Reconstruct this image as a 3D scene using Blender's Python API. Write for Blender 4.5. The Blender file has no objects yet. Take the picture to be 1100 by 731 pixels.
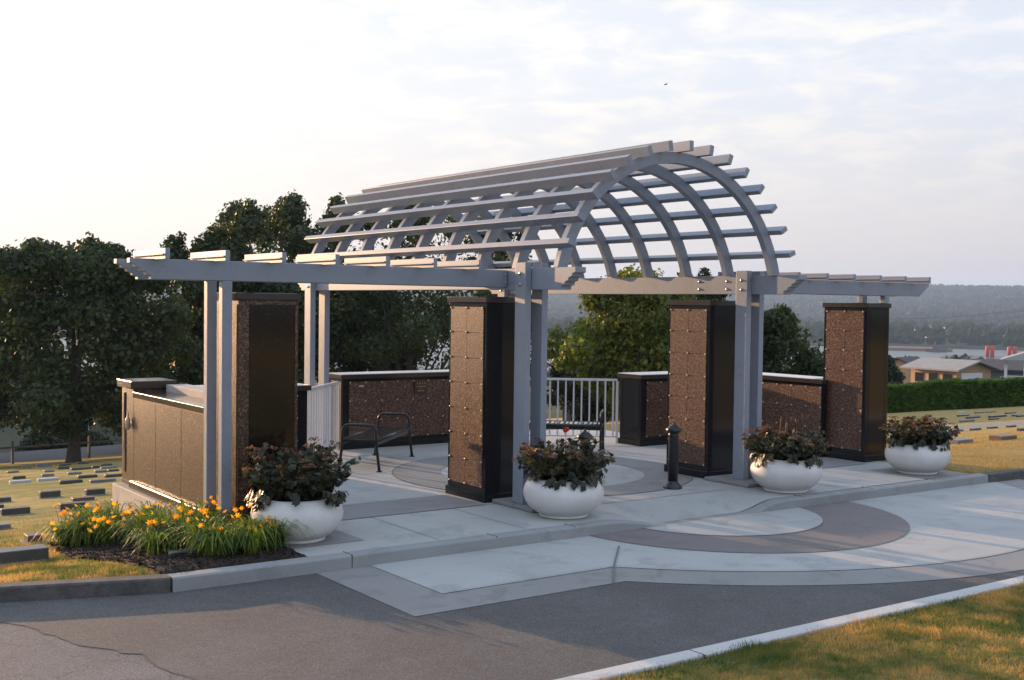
import bpy, bmesh, math, random
from mathutils import Vector, Matrix, noise
random.seed(7)
R = math.radians
S = bpy.context.scene
COL = S.collection
# ------------------------------------------------------------------ camera
cam_d = bpy.data.cameras.new('camera'); cam = bpy.data.objects.new('camera', cam_d); COL.objects.link(cam)
yaw, pitch, roll = -0.6185, -0.0312, 0.0127
fw = Vector((-math.sin(yaw)*math.cos(pitch), math.cos(yaw)*math.cos(pitch), math.sin(pitch)))
rt = Vector((math.cos(yaw), math.sin(yaw), 0)); up = rt.cross(fw)
r2 = rt*math.cos(roll)+up*math.sin(roll); u2 = -rt*math.sin(roll)+up*math.cos(roll)
CAM = Vector((-7.4035, -10.7463, 2.2318))
m = Matrix((r2, u2, -fw)).transposed().to_4x4(); m.translation = CAM
cam.matrix_world = m
cam_d.sensor_width = 36; cam_d.lens = 1256.35/1100*36
cam_d.clip_start = 0.1; cam_d.clip_end = 20000
S.camera = cam
# ------------------------------------------------------------------ light
SUN_AZ, SUN_EL = R(-11.5), R(8.5)       # azimuth from +Y towards +X
w = bpy.data.worlds.new('World'); S.world = w; w.use_nodes = True
nt = w.node_tree; nt.nodes.clear()
def N(nt, t, **k):
    n = nt.nodes.new(t)
    for a, b in k.items(): setattr(n, a, b)
    return n
def L(nt, a, b): nt.links.new(a, b)
sky = N(nt, 'ShaderNodeTexSky', sky_type='NISHITA', sun_disc=False, sun_elevation=SUN_EL, sun_rotation=SUN_AZ,
        altitude=50, air_density=1.0, dust_density=2.2, ozone_density=1.5)
bg = N(nt, 'ShaderNodeBackground'); bg.inputs[1].default_value = 0.135
wo = N(nt, 'ShaderNodeOutputWorld')
tc = N(nt, 'ShaderNodeTexCoord'); sp = N(nt, 'ShaderNodeSeparateXYZ'); L(nt, tc.outputs['Generated'], sp.inputs[0])
def M(nt, op, a, b=None, c=None, clamp=False):
    n = N(nt, 'ShaderNodeMath', operation=op); n.use_clamp = clamp
    for i, v in enumerate((a, b, c)):
        if v is None: continue
        if isinstance(v, (int, float)): n.inputs[i].default_value = v
        else: L(nt, v, n.inputs[i])
    return n.outputs[0]
def ramp_up(nt, f):
    r = N(nt, 'ShaderNodeMapRange'); r.interpolation_type = 'SMOOTHSTEP'; r.inputs['From Min'].default_value = .30; r.inputs['From Max'].default_value = .62
    L(nt, f, r.inputs['Value']); return r.outputs[0]
zz = M(nt, 'MAXIMUM', sp.outputs[2], 0.0)
den = M(nt, 'ADD', zz, 0.12)
cx = M(nt, 'DIVIDE', sp.outputs[0], den); cy = M(nt, 'DIVIDE', sp.outputs[1], den)
cb = N(nt, 'ShaderNodeCombineXYZ'); L(nt, cx, cb.inputs[0]); L(nt, cy, cb.inputs[1])
n1 = N(nt, 'ShaderNodeTexNoise'); n1.inputs['Scale'].default_value = 4.2; n1.inputs['Detail'].default_value = 9
n1.inputs['Roughness'].default_value = 0.62; n1.inputs['Distortion'].default_value = 0.4
L(nt, cb.outputs[0], n1.inputs['Vector'])
cl = N(nt, 'ShaderNodeMapRange'); cl.interpolation_type = 'SMOOTHSTEP'
cl.inputs['From Min'].default_value = 0.42; cl.inputs['From Max'].default_value = 0.66; L(nt, n1.outputs['Fac'], cl.inputs['Value'])
# direction to the sun brightens and warms the high veil
dt = N(nt, 'ShaderNodeVectorMath', operation='DOT_PRODUCT'); L(nt, tc.outputs['Generated'], dt.inputs[0])
dt.inputs[1].default_value = (math.sin(SUN_AZ)*math.cos(SUN_EL), math.cos(SUN_AZ)*math.cos(SUN_EL), math.sin(SUN_EL))
s01 = M(nt, 'MULTIPLY_ADD', dt.outputs['Value'], 0.5, 0.5, clamp=True)
s2 = M(nt, 'POWER', s01, 4.5)
def MC(f, a, b):
    n = N(nt, 'ShaderNodeMix', data_type='RGBA')
    if isinstance(f, float): n.inputs[0].default_value = f
    else: L(nt, f, n.inputs[0])
    for i, v in ((6, a), (7, b)):
        if isinstance(v, tuple): n.inputs[i].default_value = (*v, 1)
        else: L(nt, v, n.inputs[i])
    return n.outputs[2]
def MR(v, a, b):
    r = N(nt, 'ShaderNodeMapRange'); r.interpolation_type = 'SMOOTHSTEP'; r.inputs['From Min'].default_value = a; r.inputs['From Max'].default_value = b
    L(nt, v, r.inputs['Value']); return r.outputs[0]
gap = MC(s2, (3.02, 3.22, 3.70), (4.2, 4.1, 4.05)); wisp = MC(s2, (3.9, 3.8, 3.75), (5.0, 4.65, 4.2))
veil = MC(cl.outputs[0], gap, wisp)
low = MC(MR(zz, .0, .22), MC(s2, (2.75, 2.50, 2.55), (4.7, 4.1, 3.6)), veil)     # hazier, pinker towards the horizon
vis = MC(0.90, sky.outputs[0], low)
up = MC(MR(zz, .32, .65), vis, MC(cl.outputs[0], (2.5, 3.25, 4.45), (3.3, 3.7, 4.35)))
L(nt, up, bg.inputs[0]); L(nt, bg.outputs[0], wo.inputs[0])
sl = bpy.data.lights.new('sun', 'SUN'); so = bpy.data.objects.new('sun', sl); COL.objects.link(so)
sl.energy = 5.0; sl.angle = R(0.6); sl.color = (1.0, 0.61, 0.33)
sd = Vector((math.sin(SUN_AZ)*math.cos(SUN_EL), math.cos(SUN_AZ)*math.cos(SUN_EL), math.sin(SUN_EL)))
so.rotation_euler = sd.to_track_quat('Z', 'Y').to_euler()
so.location = sd*50
S.view_settings.view_transform = 'Standard'; S.view_settings.look = 'None'
S.view_settings.exposure = 0.98; S.view_settings.gamma = 1; S.view_settings.use_curve_mapping = False
S.render.engine = 'CYCLES'
S.cycles.volume_bounces = 0; S.cycles.max_bounces = 8

# ------------------------------------------------------------------ helpers
class MB:
    """collects shapes, links them as one mesh object"""
    def __init__(s): s.v = []; s.f = []; s.sm = []
    def add(s, vs, fs, smooth=False):
        o = len(s.v); s.v.extend(tuple(q) for q in vs); s.f.extend([tuple(i+o for i in f) for f in fs]); s.sm.extend([smooth]*len(fs)); return s
    def box(s, x0, x1, y0, y1, z0, z1):
        return s.add([(x0,y0,z0),(x1,y0,z0),(x1,y1,z0),(x0,y1,z0),(x0,y0,z1),(x1,y0,z1),(x1,y1,z1),(x0,y1,z1)],
              [(0,3,2,1),(4,5,6,7),(0,1,5,4),(1,2,6,5),(2,3,7,6),(3,0,4,7)])
    def prism(s, poly, a0, a1, axis):
        """polygon in the two other axes, extruded along axis"""
        n = len(poly)
        def P(p, a):
            if axis == 'x': return (a, p[0], p[1])
            if axis == 'y': return (p[0], a, p[1])
            return (p[0], p[1], a)
        vs = [P(p, a0) for p in poly]+[P(p, a1) for p in poly]
        fs = [tuple(range(n)), tuple(range(2*n-1, n-1, -1))]+[(i, (i+1) % n+0, (i+1) % n+n, i+n)[::-1] for i in range(n)]
        return s.add(vs, fs)
    def tube(s, pts, r, n=8, caps=True):
        pts = [Vector(p) for p in pts]; rr = r if isinstance(r, (list, tuple)) else [r]*len(pts)
        vs = []; ref = None
        for i, p in enumerate(pts):
            a = pts[max(i-1, 0)]; b = pts[min(i+1, len(pts)-1)]; t = (b-a)
            t = t.normalized() if t.length > 1e-9 else Vector((0,0,1))
            if ref is None:
                ref = t.orthogonal().normalized()
            else:
                ref = (ref-t*ref.dot(t)); ref = ref.normalized() if ref.length > 1e-6 else t.orthogonal().normalized()
            bi = t.cross(ref)
            for k in range(n):
                an = 2*math.pi*k/n; vs.append(p+(ref*math.cos(an)+bi*math.sin(an))*rr[i])
        fs = []
        for i in range(len(pts)-1):
            for k in range(n):
                fs.append((i*n+k, i*n+(k+1) % n, (i+1)*n+(k+1) % n, (i+1)*n+k))
        if caps:
            fs.append(tuple(range(n))[::-1]); fs.append(tuple((len(pts)-1)*n+k for k in range(n)))
        return s.add(vs, fs, True)
    def lathe(s, prof, n=32, c=(0,0,0), smooth=True):
        vs = []; fs = []
        for (r, z) in prof:
            for k in range(n):
                a = 2*math.pi*k/n; vs.append((c[0]+r*math.cos(a), c[1]+r*math.sin(a), c[2]+z))
        for i in range(len(prof)-1):
            for k in range(n):
                fs.append((i*n+k, i*n+(k+1) % n, (i+1)*n+(k+1) % n, (i+1)*n+k))
        fs.append(tuple(range(n))[::-1]); fs.append(tuple((len(prof)-1)*n+k for k in range(n)))
        return s.add(vs, fs, smooth)
    def obox(s, c, ax, ay, hx, hy, z0, z1):
        """box with horizontal axes ax, ay (unit 2D)"""
        q = []
        for z in (z0, z1):
            for sx, sy in ((-1,-1),(1,-1),(1,1),(-1,1)):
                q.append((c[0]+ax[0]*hx*sx+ay[0]*hy*sy, c[1]+ax[1]*hx*sx+ay[1]*hy*sy, z))
        return s.add(q, [(0,3,2,1),(4,5,6,7),(0,1,5,4),(1,2,6,5),(2,3,7,6),(3,0,4,7)])
    def sheet(s, poly, z):
        return s.add([(p[0], p[1], z) for p in poly], [tuple(range(len(poly)))])
    def build(s, name, mat, parent=None, bevel=0, local=False):
        me = bpy.data.meshes.new(name)
        off = parent_loc(parent) if (parent is not None and not local) else Vector((0,0,0))
        me.from_pydata([(a-off[0], b-off[1], c-off[2]) for a, b, c in s.v], [], s.f)
        me.polygons.foreach_set('use_smooth', s.sm)
        me.materials.append(mat); me.update()
        o = bpy.data.objects.new(name, me); COL.objects.link(o)
        if parent is not None: o.parent = parent
        if bevel:
            b = o.modifiers.new('bevel', 'BEVEL'); b.width = bevel; b.segments = 1 if bevel < .004 else 2; b.limit_method = 'ANGLE'
        return o
def parent_loc(p):
    v = Vector((0,0,0))
    while p is not None: v += p.location; p = p.parent
    return v
def tag(o, label=None, cat=None, group=None, kind=None):
    if label: o['label'] = label
    if cat: o['category'] = cat
    if group: o['group'] = group
    if kind: o['kind'] = kind
    return o
def thing(name, label, cat, loc=(0,0,0), rz=0, group=None):
    o = bpy.data.objects.new(name, None); COL.objects.link(o); o.location = loc; o.rotation_euler[2] = rz
    o.empty_display_size = .2
    return tag(o, label, cat, group)
def dup(root, loc, rz=None, label=None, scale=None):
    def cp(o, par):
        c = o.copy(); COL.objects.link(c)
        if par is not None: c.parent = par
        for ch in [q for q in bpy.data.objects if q.parent == o]: cp(ch, c)
        return c
    r = cp(root, None); r.location = loc
    if rz is not None: r.rotation_euler[2] = rz
    if label: r['label'] = label
    if scale: r.scale = scale
    return r

# ------------------------------------------------------------------ materials
def mat(name, col, rough=.6, metal=0, build=None, spec=.5):
    m = bpy.data.materials.new(name); m.use_nodes = True
    nt = m.node_tree; b = nt.nodes['Principled BSDF']
    b.inputs['Base Color'].default_value = (*col, 1); b.inputs['Roughness'].default_value = rough
    b.inputs['Metallic'].default_value = metal; b.inputs['Specular IOR Level'].default_value = spec
    if build: build(nt, b)
    return m
def noise_tex(nt, scale, detail=4, rough=.55, vec=None, dist=0):
    n = N(nt, 'ShaderNodeTexNoise'); n.inputs['Scale'].default_value = scale; n.inputs['Detail'].default_value = detail
    n.inputs['Roughness'].default_value = rough; n.inputs['Distortion'].default_value = dist
    if vec is None: vec = geo(nt)
    L(nt, vec, n.inputs['Vector']); return n.outputs['Fac']
def geo(nt):
    g = [n for n in nt.nodes if n.bl_idname == 'ShaderNodeNewGeometry']
    g = g[0] if g else N(nt, 'ShaderNodeNewGeometry')
    return g.outputs['Position']
def ramp(nt, fac, stops):
    r = N(nt, 'ShaderNodeValToRGB'); el = r.color_ramp.elements
    while len(el) < len(stops): el.new(.5)
    for e, (p, c) in zip(el, stops):
        e.position = p; e.color = (*c, 1) if len(c) == 3 else c
    L(nt, fac, r.inputs[0]); return r.outputs[0]
def mixc(nt, f, a, b, typ='MIX'):
    n = N(nt, 'ShaderNodeMix', data_type='RGBA', blend_type=typ)
    if isinstance(f, (int, float)): n.inputs[0].default_value = f
    else: L(nt, f, n.inputs[0])
    for i, v in ((6, a), (7, b)):
        if isinstance(v, tuple): n.inputs[i].default_value = (*v, 1)
        else: L(nt, v, n.inputs[i])
    return n.outputs[2]
def bump(nt, b, h, strength=.3, dist=.01):
    n = N(nt, 'ShaderNodeBump'); n.inputs['Strength'].default_value = strength; n.inputs['Distance'].default_value = dist
    L(nt, h, n.inputs['Height']); L(nt, n.outputs[0], b.inputs['Normal'])
def mottled(c1, c2, sc=3, fine=80, bs=.2, bd=.004, spots=None):
    def f(nt, b):
        a = noise_tex(nt, sc, 6, .6); d = noise_tex(nt, fine, 3, .6)
        c = mixc(nt, ramp(nt, a, [(.35, (0,0,0)), (.65, (1,1,1))]), c1, c2)
        c = mixc(nt, .35, c, ramp(nt, d, [(.3, tuple(x*.72 for x in c1)), (.7, tuple(min(1, x*1.25) for x in c2))]))
        if spots:
            s_ = noise_tex(nt, spots[0], 5, .7, dist=.6)
            c = mixc(nt, ramp(nt, s_, [(spots[1], (0,0,0)), (spots[1]+.09, (1,1,1))]), c, tuple(x*spots[2] for x in c1))
        L(nt, c, b.inputs['Base Color']); bump(nt, b, d, bs, bd)
    return f
def concrete(name, c, d=.86, rough=.8, lines=None):
    def f(nt, b):
        mottled(c, tuple(x*d for x in c), .9, 60, .25, .003, (2.2, .53, .76))(nt, b)
    return mat(name, c, rough, build=f)
M_conc = concrete('pale_concrete', (.42,.425,.415), .82)
M_conc_mid = concrete('grey_concrete', (.26,.255,.25))
M_conc_band = concrete('brown_grey_concrete', (.195,.175,.168))
M_curb = concrete('curb_concrete', (.30,.308,.312), .78)
M_curb_old = mat('old_curb_concrete', (.1,.1,.1), .9, build=mottled((.12,.115,.11), (.055,.053,.05), 7, 45, .9, .012, (11, .55, .5)))
M_curb_white = concrete('bright_curb_concrete', (.52,.51,.50))
M_base = concrete('cast_concrete', (.45,.41,.37))
M_joint = mat('joint', (.085,.083,.08), .9)
M_joint_l = mat('fine_joint', (.15,.148,.145), .9)
def asph(c, crack=False):
    def f(nt, b):
        v = N(nt, 'ShaderNodeTexVoronoi'); v.inputs['Scale'].default_value = 130; L(nt, geo(nt), v.inputs['Vector'])
        a = noise_tex(nt, .7, 8, .7, dist=.8); d = noise_tex(nt, 190, 2, .5); g = noise_tex(nt, 7, 6, .75)
        col = mixc(nt, ramp(nt, a, [(.35, (0,0,0)), (.66, (1,1,1))]), c, tuple(x*1.38 for x in c))
        col = mixc(nt, ramp(nt, g, [(.52, (0,0,0)), (.72, (.55,.55,.55))]), col, tuple(x*.68 for x in c))
        st = ramp(nt, v.outputs['Color'], [(.40, (.72,.72,.72)), (.95, (1.5,1.47,1.42))])
        col = mixc(nt, 1.0, col, st, 'MULTIPLY')
        if crack:
            w_ = N(nt, 'ShaderNodeTexVoronoi', feature='DISTANCE_TO_EDGE'); w_.inputs['Scale'].default_value = 2.6
            ds = N(nt, 'ShaderNodeVectorMath', operation='ADD'); nn_ = N(nt, 'ShaderNodeTexNoise'); nn_.inputs['Scale'].default_value = 6; nn_.inputs['Detail'].default_value = 5; L(nt, geo(nt), nn_.inputs['Vector'])
            sc = N(nt, 'ShaderNodeVectorMath', operation='SCALE'); sc.inputs['Scale'].default_value = .35; L(nt, nn_.outputs['Color'], sc.inputs[0]); L(nt, geo(nt), ds.inputs[0]); L(nt, sc.outputs[0], ds.inputs[1]); L(nt, ds.outputs[0], w_.inputs['Vector'])
            col = mixc(nt, ramp(nt, w_.outputs['Distance'], [(.0, (.7,.7,.7)), (.016, (0,0,0))]), col, (.03,.03,.03))
        L(nt, col, b.inputs['Base Color']); bump(nt, b, d, .6, .006)
    return f
M_asph = mat('worn_asphalt', (.10,.10,.10), .85, build=asph((.100,.101,.106), True))
M_asph_new = mat('dark_asphalt', (.06,.06,.06), .85, build=asph((.082,.077,.076)))
def paintf(nt, b):
    a = noise_tex(nt, 1.7, 5, .6); d = noise_tex(nt, 26, 4, .7)
    c = mixc(nt, a, (.255,.288,.35), (.21,.238,.295)); st_ = noise_tex(nt, 4.5, 7, .75, dist=1.2); c = mixc(nt, ramp(nt, st_, [(.50, (0,0,0)), (.72, (.55,.55,.55))]), c, (.17,.175,.19)); c = mixc(nt, ramp(nt, d, [(.60, (0,0,0)), (.8, (.6,.6,.6))]), c, (.20,.20,.215))
    L(nt, c, b.inputs['Base Color']); bump(nt, b, d, .06, .002)
M_paint = mat('silver_grey_paint', (.38,.39,.43), .36, build=paintf, spec=.5)
M_bolt = mat('galvanised_bolt', (.42,.40,.36), .35, .85)
M_white_metal = mat('white_painted_metal', (.66,.66,.68), .4, build=mottled((.66,.66,.68), (.58,.58,.60), 4, 60, .03, .001))
def granite(dark, mid, light, rough, lt=.66):
    def f(nt, b):
        v = N(nt, 'ShaderNodeTexVoronoi'); v.inputs['Scale'].default_value = 85; v.inputs['Randomness'].default_value = 1; L(nt, geo(nt), v.inputs['Vector'])
        sx = N(nt, 'ShaderNodeSeparateColor'); L(nt, v.outputs['Color'], sx.inputs[0])
        c = ramp(nt, sx.outputs[0], [(0, dark), (.38, dark), (.40, mid), (lt, mid), (lt+.03, light), (1, light)])
        a = noise_tex(nt, 2.0, 4, .6)
        c = mixc(nt, ramp(nt, a, [(.3, (0,0,0)), (.7, (.5,.5,.5))]), c, tuple((x+y)/2.4 for x, y in zip(dark, mid)))
        L(nt, c, b.inputs['Base Color'])
    return mat('granite', mid, rough, build=f, spec=.5)
M_gran = granite((.022,.013,.010), (.12,.058,.037), (.30,.18,.12), .32, .82); M_gran.name = 'brown_speckled_granite'
M_gran_pol = granite((.008,.005,.004), (.016,.009,.006), (.03,.018,.013), .10, .88); M_gran_pol.name = 'polished_brown_granite'
M_gran_wall = granite((.016,.009,.006), (.085,.045,.027), (.24,.145,.09), .30, .80); M_gran_wall.name = 'plain_brown_granite'
M_black = mat('polished_black_granite', (.012,.012,.014), .09, spec=.3, build=lambda nt, b: L(nt, ramp(nt, noise_tex(nt, 240, 2, .5), [(.4, (.008,.008,.009)), (.75, (.028,.028,.032))]), b.inputs['Base Color']))
def capf(nt, b):
    L(nt, ramp(nt, noise_tex(nt, 200, 2, .5), [(.4, (.03,.024,.02)), (.75, (.075,.06,.05))]), b.inputs['Base Color'])
M_cap = mat('dark_granite_cap', (.05,.04,.035), .12, build=capf)
M_bronze = mat('bronze', (.34,.24,.12), .38, .9, build=lambda nt, b: L(nt, ramp(nt, noise_tex(nt, 30, 3), [(.35, (.24,.16,.08)), (.7, (.44,.32,.17))]), b.inputs['Base Color']))
M_ros = mat('brass_rosette', (.62,.5,.33), .4, .15, build=mottled((.62,.5,.33), (.5,.4,.26), 20, 90, .1, .001))
M_capgleam = mat('cap_sky_gleam', (.62,.62,.63), .25, build=mottled((.62,.62,.63), (.54,.54,.56), 3, 90, .05, .001))  # near-white colour paints in the sky gleam on the dark caps
M_bronze_dark = mat('dark_bronze', (.05,.04,.03), .4, .6, build=mottled((.05,.04,.03), (.08,.065,.05), 20, 90, .1, .001))
M_silver = mat('brushed_plate', (.6,.6,.62), .3, .9)
M_iron = mat('black_powder_coat', (.012,.012,.013), .3, build=mottled((.013,.013,.014), (.02,.02,.022), 8, 120, .08, .001))
M_slat = mat('glossy_black_slats', (.03,.03,.031), .12)
M_planter = mat('white_cast_stone', (.66,.66,.65), .38, build=mottled((.68,.68,.67), (.58,.575,.56), 3, 70, .06, .002, (9, .66, .82)))
M_soil = mat('soil', (.035,.024,.017), .95, build=mottled((.035,.024,.017), (.06,.042,.03), 9, 60, .9, .02))
M_mulch = mat('mulch', (.05,.035,.028), .95, build=mottled((.03,.021,.017), (.075,.052,.04), 14, 70, 1.0, .04))
def leafmat(name, c1, c2, trans=.35, sc=1.3, rough=.5):
    m = bpy.data.materials.new(name); m.use_nodes = True; nt = m.node_tree; b = nt.nodes['Principled BSDF']
    a = noise_tex(nt, sc, 4, .6)
    oi = N(nt, 'ShaderNodeTexWhiteNoise'); oi.noise_dimensions = '3D'
    v = N(nt, 'ShaderNodeVectorMath', operation='SNAP'); v.inputs[1].default_value = (.12,.12,.12); L(nt, geo(nt), v.inputs[0]); L(nt, v.outputs[0], oi.inputs[0])
    f = M(nt, 'ADD', M(nt, 'MULTIPLY', a, .75), M(nt, 'MULTIPLY', oi.outputs[0], .35))
    c = ramp(nt, f, [(.32, c1), (.78, c2)])
    L(nt, c, b.inputs['Base Color']); b.inputs['Roughness'].default_value = rough; b.inputs['Specular IOR Level'].default_value = .35
    t = N(nt, 'ShaderNodeBsdfTranslucent'); L(nt, mixc(nt, 1.0, c, (1.5,1.5,.7), 'MULTIPLY'), t.inputs[0])
    ms = N(nt, 'ShaderNodeMixShader'); ms.inputs[0].default_value = trans
    L(nt, b.outputs[0], ms.inputs[1]); L(nt, t.outputs[0], ms.inputs[2]); L(nt, ms.outputs[0], nt.nodes['Material Output'].inputs[0])
    return m
M_leaf = leafmat('broad_leaves', (.018,.033,.011), (.055,.08,.022), .33)
M_leaf_lit = leafmat('bright_leaves', (.055,.09,.016), (.18,.20,.04), .45)
M_leaf_pine = leafmat('dark_leaves', (.013,.024,.012), (.032,.048,.02), .25)
M_leaf_plant = leafmat('bedding_leaves', (.020,.030,.018), (.055,.055,.028), .22, 6, .35)
M_head = leafmat('faded_flower_heads', (.10,.045,.03), (.30,.15,.08), .2, 8, .7)
M_lily = leafmat('daylily_leaves', (.05,.10,.02), (.20,.26,.045), .45, 5)
M_petal = leafmat('orange_petals', (.80,.28,.015), (.95,.60,.05), .3, 14)
M_red = mat('red_flower', (.55,.03,.02), .6)
M_bark = mat('bark', (.05,.038,.03), .9, build=mottled((.05,.038,.03), (.09,.07,.055), 5, 40, .8, .05))
M_hedge = leafmat('hedge_leaves', (.06,.13,.03), (.13,.21,.045), .4, .8)
def dry(nt, b, c):
    s_ = N(nt, 'ShaderNodeSeparateXYZ'); L(nt, geo(nt), s_.inputs[0])
    r = N(nt, 'ShaderNodeMapRange'); r.inputs['From Min'].default_value = 3; r.inputs['From Max'].default_value = 9; L(nt, M(nt, 'ADD', s_.outputs[0], M(nt, 'MULTIPLY', noise_tex(nt, .5, 3), 3.0)), r.inputs['Value'])
    L(nt, mixc(nt, M(nt, 'MULTIPLY', r.outputs[0], .75), c, (.46,.32,.13)), b.inputs['Base Color'])
def lawnf(nt, b):
    a = noise_tex(nt, .55, 6, .62); d = noise_tex(nt, 9, 5, .7); e = noise_tex(nt, .09, 3, .5)
    f = M(nt, 'ADD', M(nt, 'MULTIPLY', a, .55), M(nt, 'MULTIPLY', d, .45))
    c = ramp(nt, f, [(.34, (.08,.11,.025)), (.48, (.19,.18,.055)), (.60, (.40,.30,.12))])
    c = mixc(nt, ramp(nt, e, [(.4, (0,0,0)), (.6, (.3,.3,.3))]), c, (.12,.14,.04))
    dry(nt, b, c); bump(nt, b, noise_tex(nt, 40, 4, .7), .9, .04); return
    L(nt, c, b.inputs['Base Color']); bump(nt, b, noise_tex(nt, 40, 4, .7), .9, .04)
M_lawn = mat('dry_lawn', (.2,.18,.07), .9, build=lawnf, spec=.15)
def grassmat():
    m = bpy.data.materials.new('grass_blades'); m.use_nodes = True; nt = m.node_tree; b = nt.nodes['Principled BSDF']
    a = noise_tex(nt, 1.6, 5, .7); d = noise_tex(nt, 14, 3, .7)
    f = M(nt, 'ADD', M(nt, 'MULTIPLY', M(nt, 'MULTIPLY_ADD', a, 1.5, -.25), .75), M(nt, 'MULTIPLY', d, .25))
    dry(nt, b, ramp(nt, f, [(.38, (.08,.14,.03)), (.49, (.24,.22,.06)), (.60, (.66,.40,.13))])); c = b.inputs['Base Color'].links[0].from_socket
    b.inputs['Roughness'].default_value = .7; b.inputs['Specular IOR Level'].default_value = .2
    t = N(nt, 'ShaderNodeBsdfTranslucent'); L(nt, c, t.inputs[0]); ms = N(nt, 'ShaderNodeMixShader'); ms.inputs[0].default_value = .45
    L(nt, b.outputs[0], ms.inputs[1]); L(nt, t.outputs[0], ms.inputs[2]); L(nt, ms.outputs[0], nt.nodes['Material Output'].inputs[0]); return m
M_blade = grassmat()
M_stone_grey = mat('grey_marker_granite', (.2,.2,.2), .5, build=mottled((.20,.20,.20), (.13,.13,.135), 4, 130, .15, .002))
M_stone_dark = mat('dark_marker_granite', (.05,.05,.052), .35, build=mottled((.05,.05,.052), (.085,.083,.08), 5, 130, .15, .002))
M_stone_brown = mat('brown_marker_granite', (.17,.10,.075), .45, build=mottled((.17,.10,.075), (.11,.065,.05), 5, 130, .15, .002))
M_stone_base = mat('marker_base_concrete', (.24,.23,.21), .85, build=mottled((.25,.24,.22), (.19,.18,.165), 4, 70, .3, .003))
M_roof = mat('grey_roofing', (.08,.078,.08), .85, build=mottled((.085,.08,.08), (.06,.058,.06), 1, 20, .2, .01))
M_roof_pale = mat('pale_roofing', (.3,.3,.3), .9, build=mottled((.30,.30,.30), (.24,.24,.24), 1, 20, .2, .01))
M_siding = mat('tan_siding', (.5,.33,.2), .8, build=mottled((.5,.33,.2), (.42,.27,.16), 1, 20, .2, .01))
M_siding_d = mat('dark_siding', (.13,.12,.13), .8, build=mottled((.13,.12,.13), (.10,.09,.10), 1, 20, .2, .01))
M_siding_g = mat('sage_stucco', (.26,.28,.23), .85, build=mottled((.26,.28,.23), (.21,.23,.19), 1, 20, .2, .01))
M_trim = mat('white_trim', (.72,.72,.72), .6)
M_glass = mat('dark_window_glass', (.03,.035,.04), .06)
M_redtank = mat('red_tank_paint', (.6,.05,.035), .6)
M_purple = leafmat('plum_leaves', (.05,.015,.02), (.09,.03,.03), .2)
M_shed = mat('shed_roof', (.6,.6,.62), .6)
M_wire = mat('cable', (.12,.12,.12), .6)

# ------------------------------------------------------------------ terrain
def sst(a, b, x):
    t = min(1, max(0, (x-a)/(b-a))); return t*t*(3-2*t)
def ground(x, y):
    p = -.089+.0111*x-.1156*y
    r = math.hypot(x, y)
    h = min(p, -.025) if y > -1.45 else -.3
    if y < -5.2: h = -.10
    if h < -12: h = -12-(-12-h)*.6
    h = max(h, -30)
    if r > 50 and y > -1.45: h += .5*noise.noise(Vector((x*.02, y*.02, 0)))*sst(50, 150, r)
    # river basin and far bank
    if y > 0:
        az = math.atan2(x, y)
        f = sst(500, 560, r)*(1-sst(1060, 1100, r))*(1-sst(R(72), R(80), az))
        h = h*(1-f)+(-42)*f
        if r > 1080:
            w_ = 1-sst(R(75), R(95), az)
            h = max(h, -31)
            base = -31.0
            hill = (86+20*noise.noise(Vector((x*.0007, y*.0007, 3)))+10*noise.noise(Vector((x*.003, y*.003, 1))))*sst(2300, 4300, r)
            h = h*(1-w_)+(base+hill)*w_
    return h
def terrain():
    mb = MB(); rs = [0, 2, 4, 6, 8, 10, 12, 15, 18, 22, 27, 33, 40, 50, 60, 75, 90, 110, 135, 165, 200, 240, 290, 350, 420, 480, 520, 560, 620, 800, 1000, 1060, 1085, 1110, 1300, 1600, 2000, 2300, 2600, 2900, 3200, 3500, 3800, 4050, 4300, 4700, 5200, 6000]
    na = 240; O = (0, -1.35)
    return mb, rs, na
# near lawn behind the drive, fine grid, then the valley as polar rings
xs = [-60, -45, -35, -28, -22, -18, -15, -12.5, -10.5]+[-9+.25*i for i in range(25)]+[-2.8+.5*i for i in range(24)]+[9.6+i*1.2 for i in range(12)]+[26, 30, 35, 42, 50, 60]
ys = [-1.62]+[-1.45+.25*i for i in range(24)]+[4.6+.6*i for i in range(7)]+[9+i*1.5 for i in range(14)]+[32, 36, 40, 46, 53, 60]
def kline(x):
    P_ = [(-60,31.2),(-20,7.3),(-8.2,.15),(-5.42,-1.2),(-4.22,-1.60)]
    for (a, b), (c, d) in zip(P_, P_[1:]):
        if a <= x <= c: return b+(d-b)*(x-a)/(c-a)
mb = MB(); nx = len(xs)
for y in ys:
    for x in xs:
        z = ground(x, max(y, -1.4))+.015*noise.noise(Vector((x*.9, y*.9, 0)))
        if -2.9 < x < 6.9 and y < 5.2: z = min(z, -.35)
        if x > -4.3 and y < -1.5: z = -.35
        if kline(x) is not None and y < kline(x)+.14: z = -.35
        mb.v.append((x, y, z))
for j in range(len(ys)-1):
    for i in range(nx-1):
        a = j*nx+i; mb.f.append((a, a+1, a+nx+1, a+nx)); mb.sm.append(True)
lawn = tag(mb.build('lawn', M_lawn), kind='structure')
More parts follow.
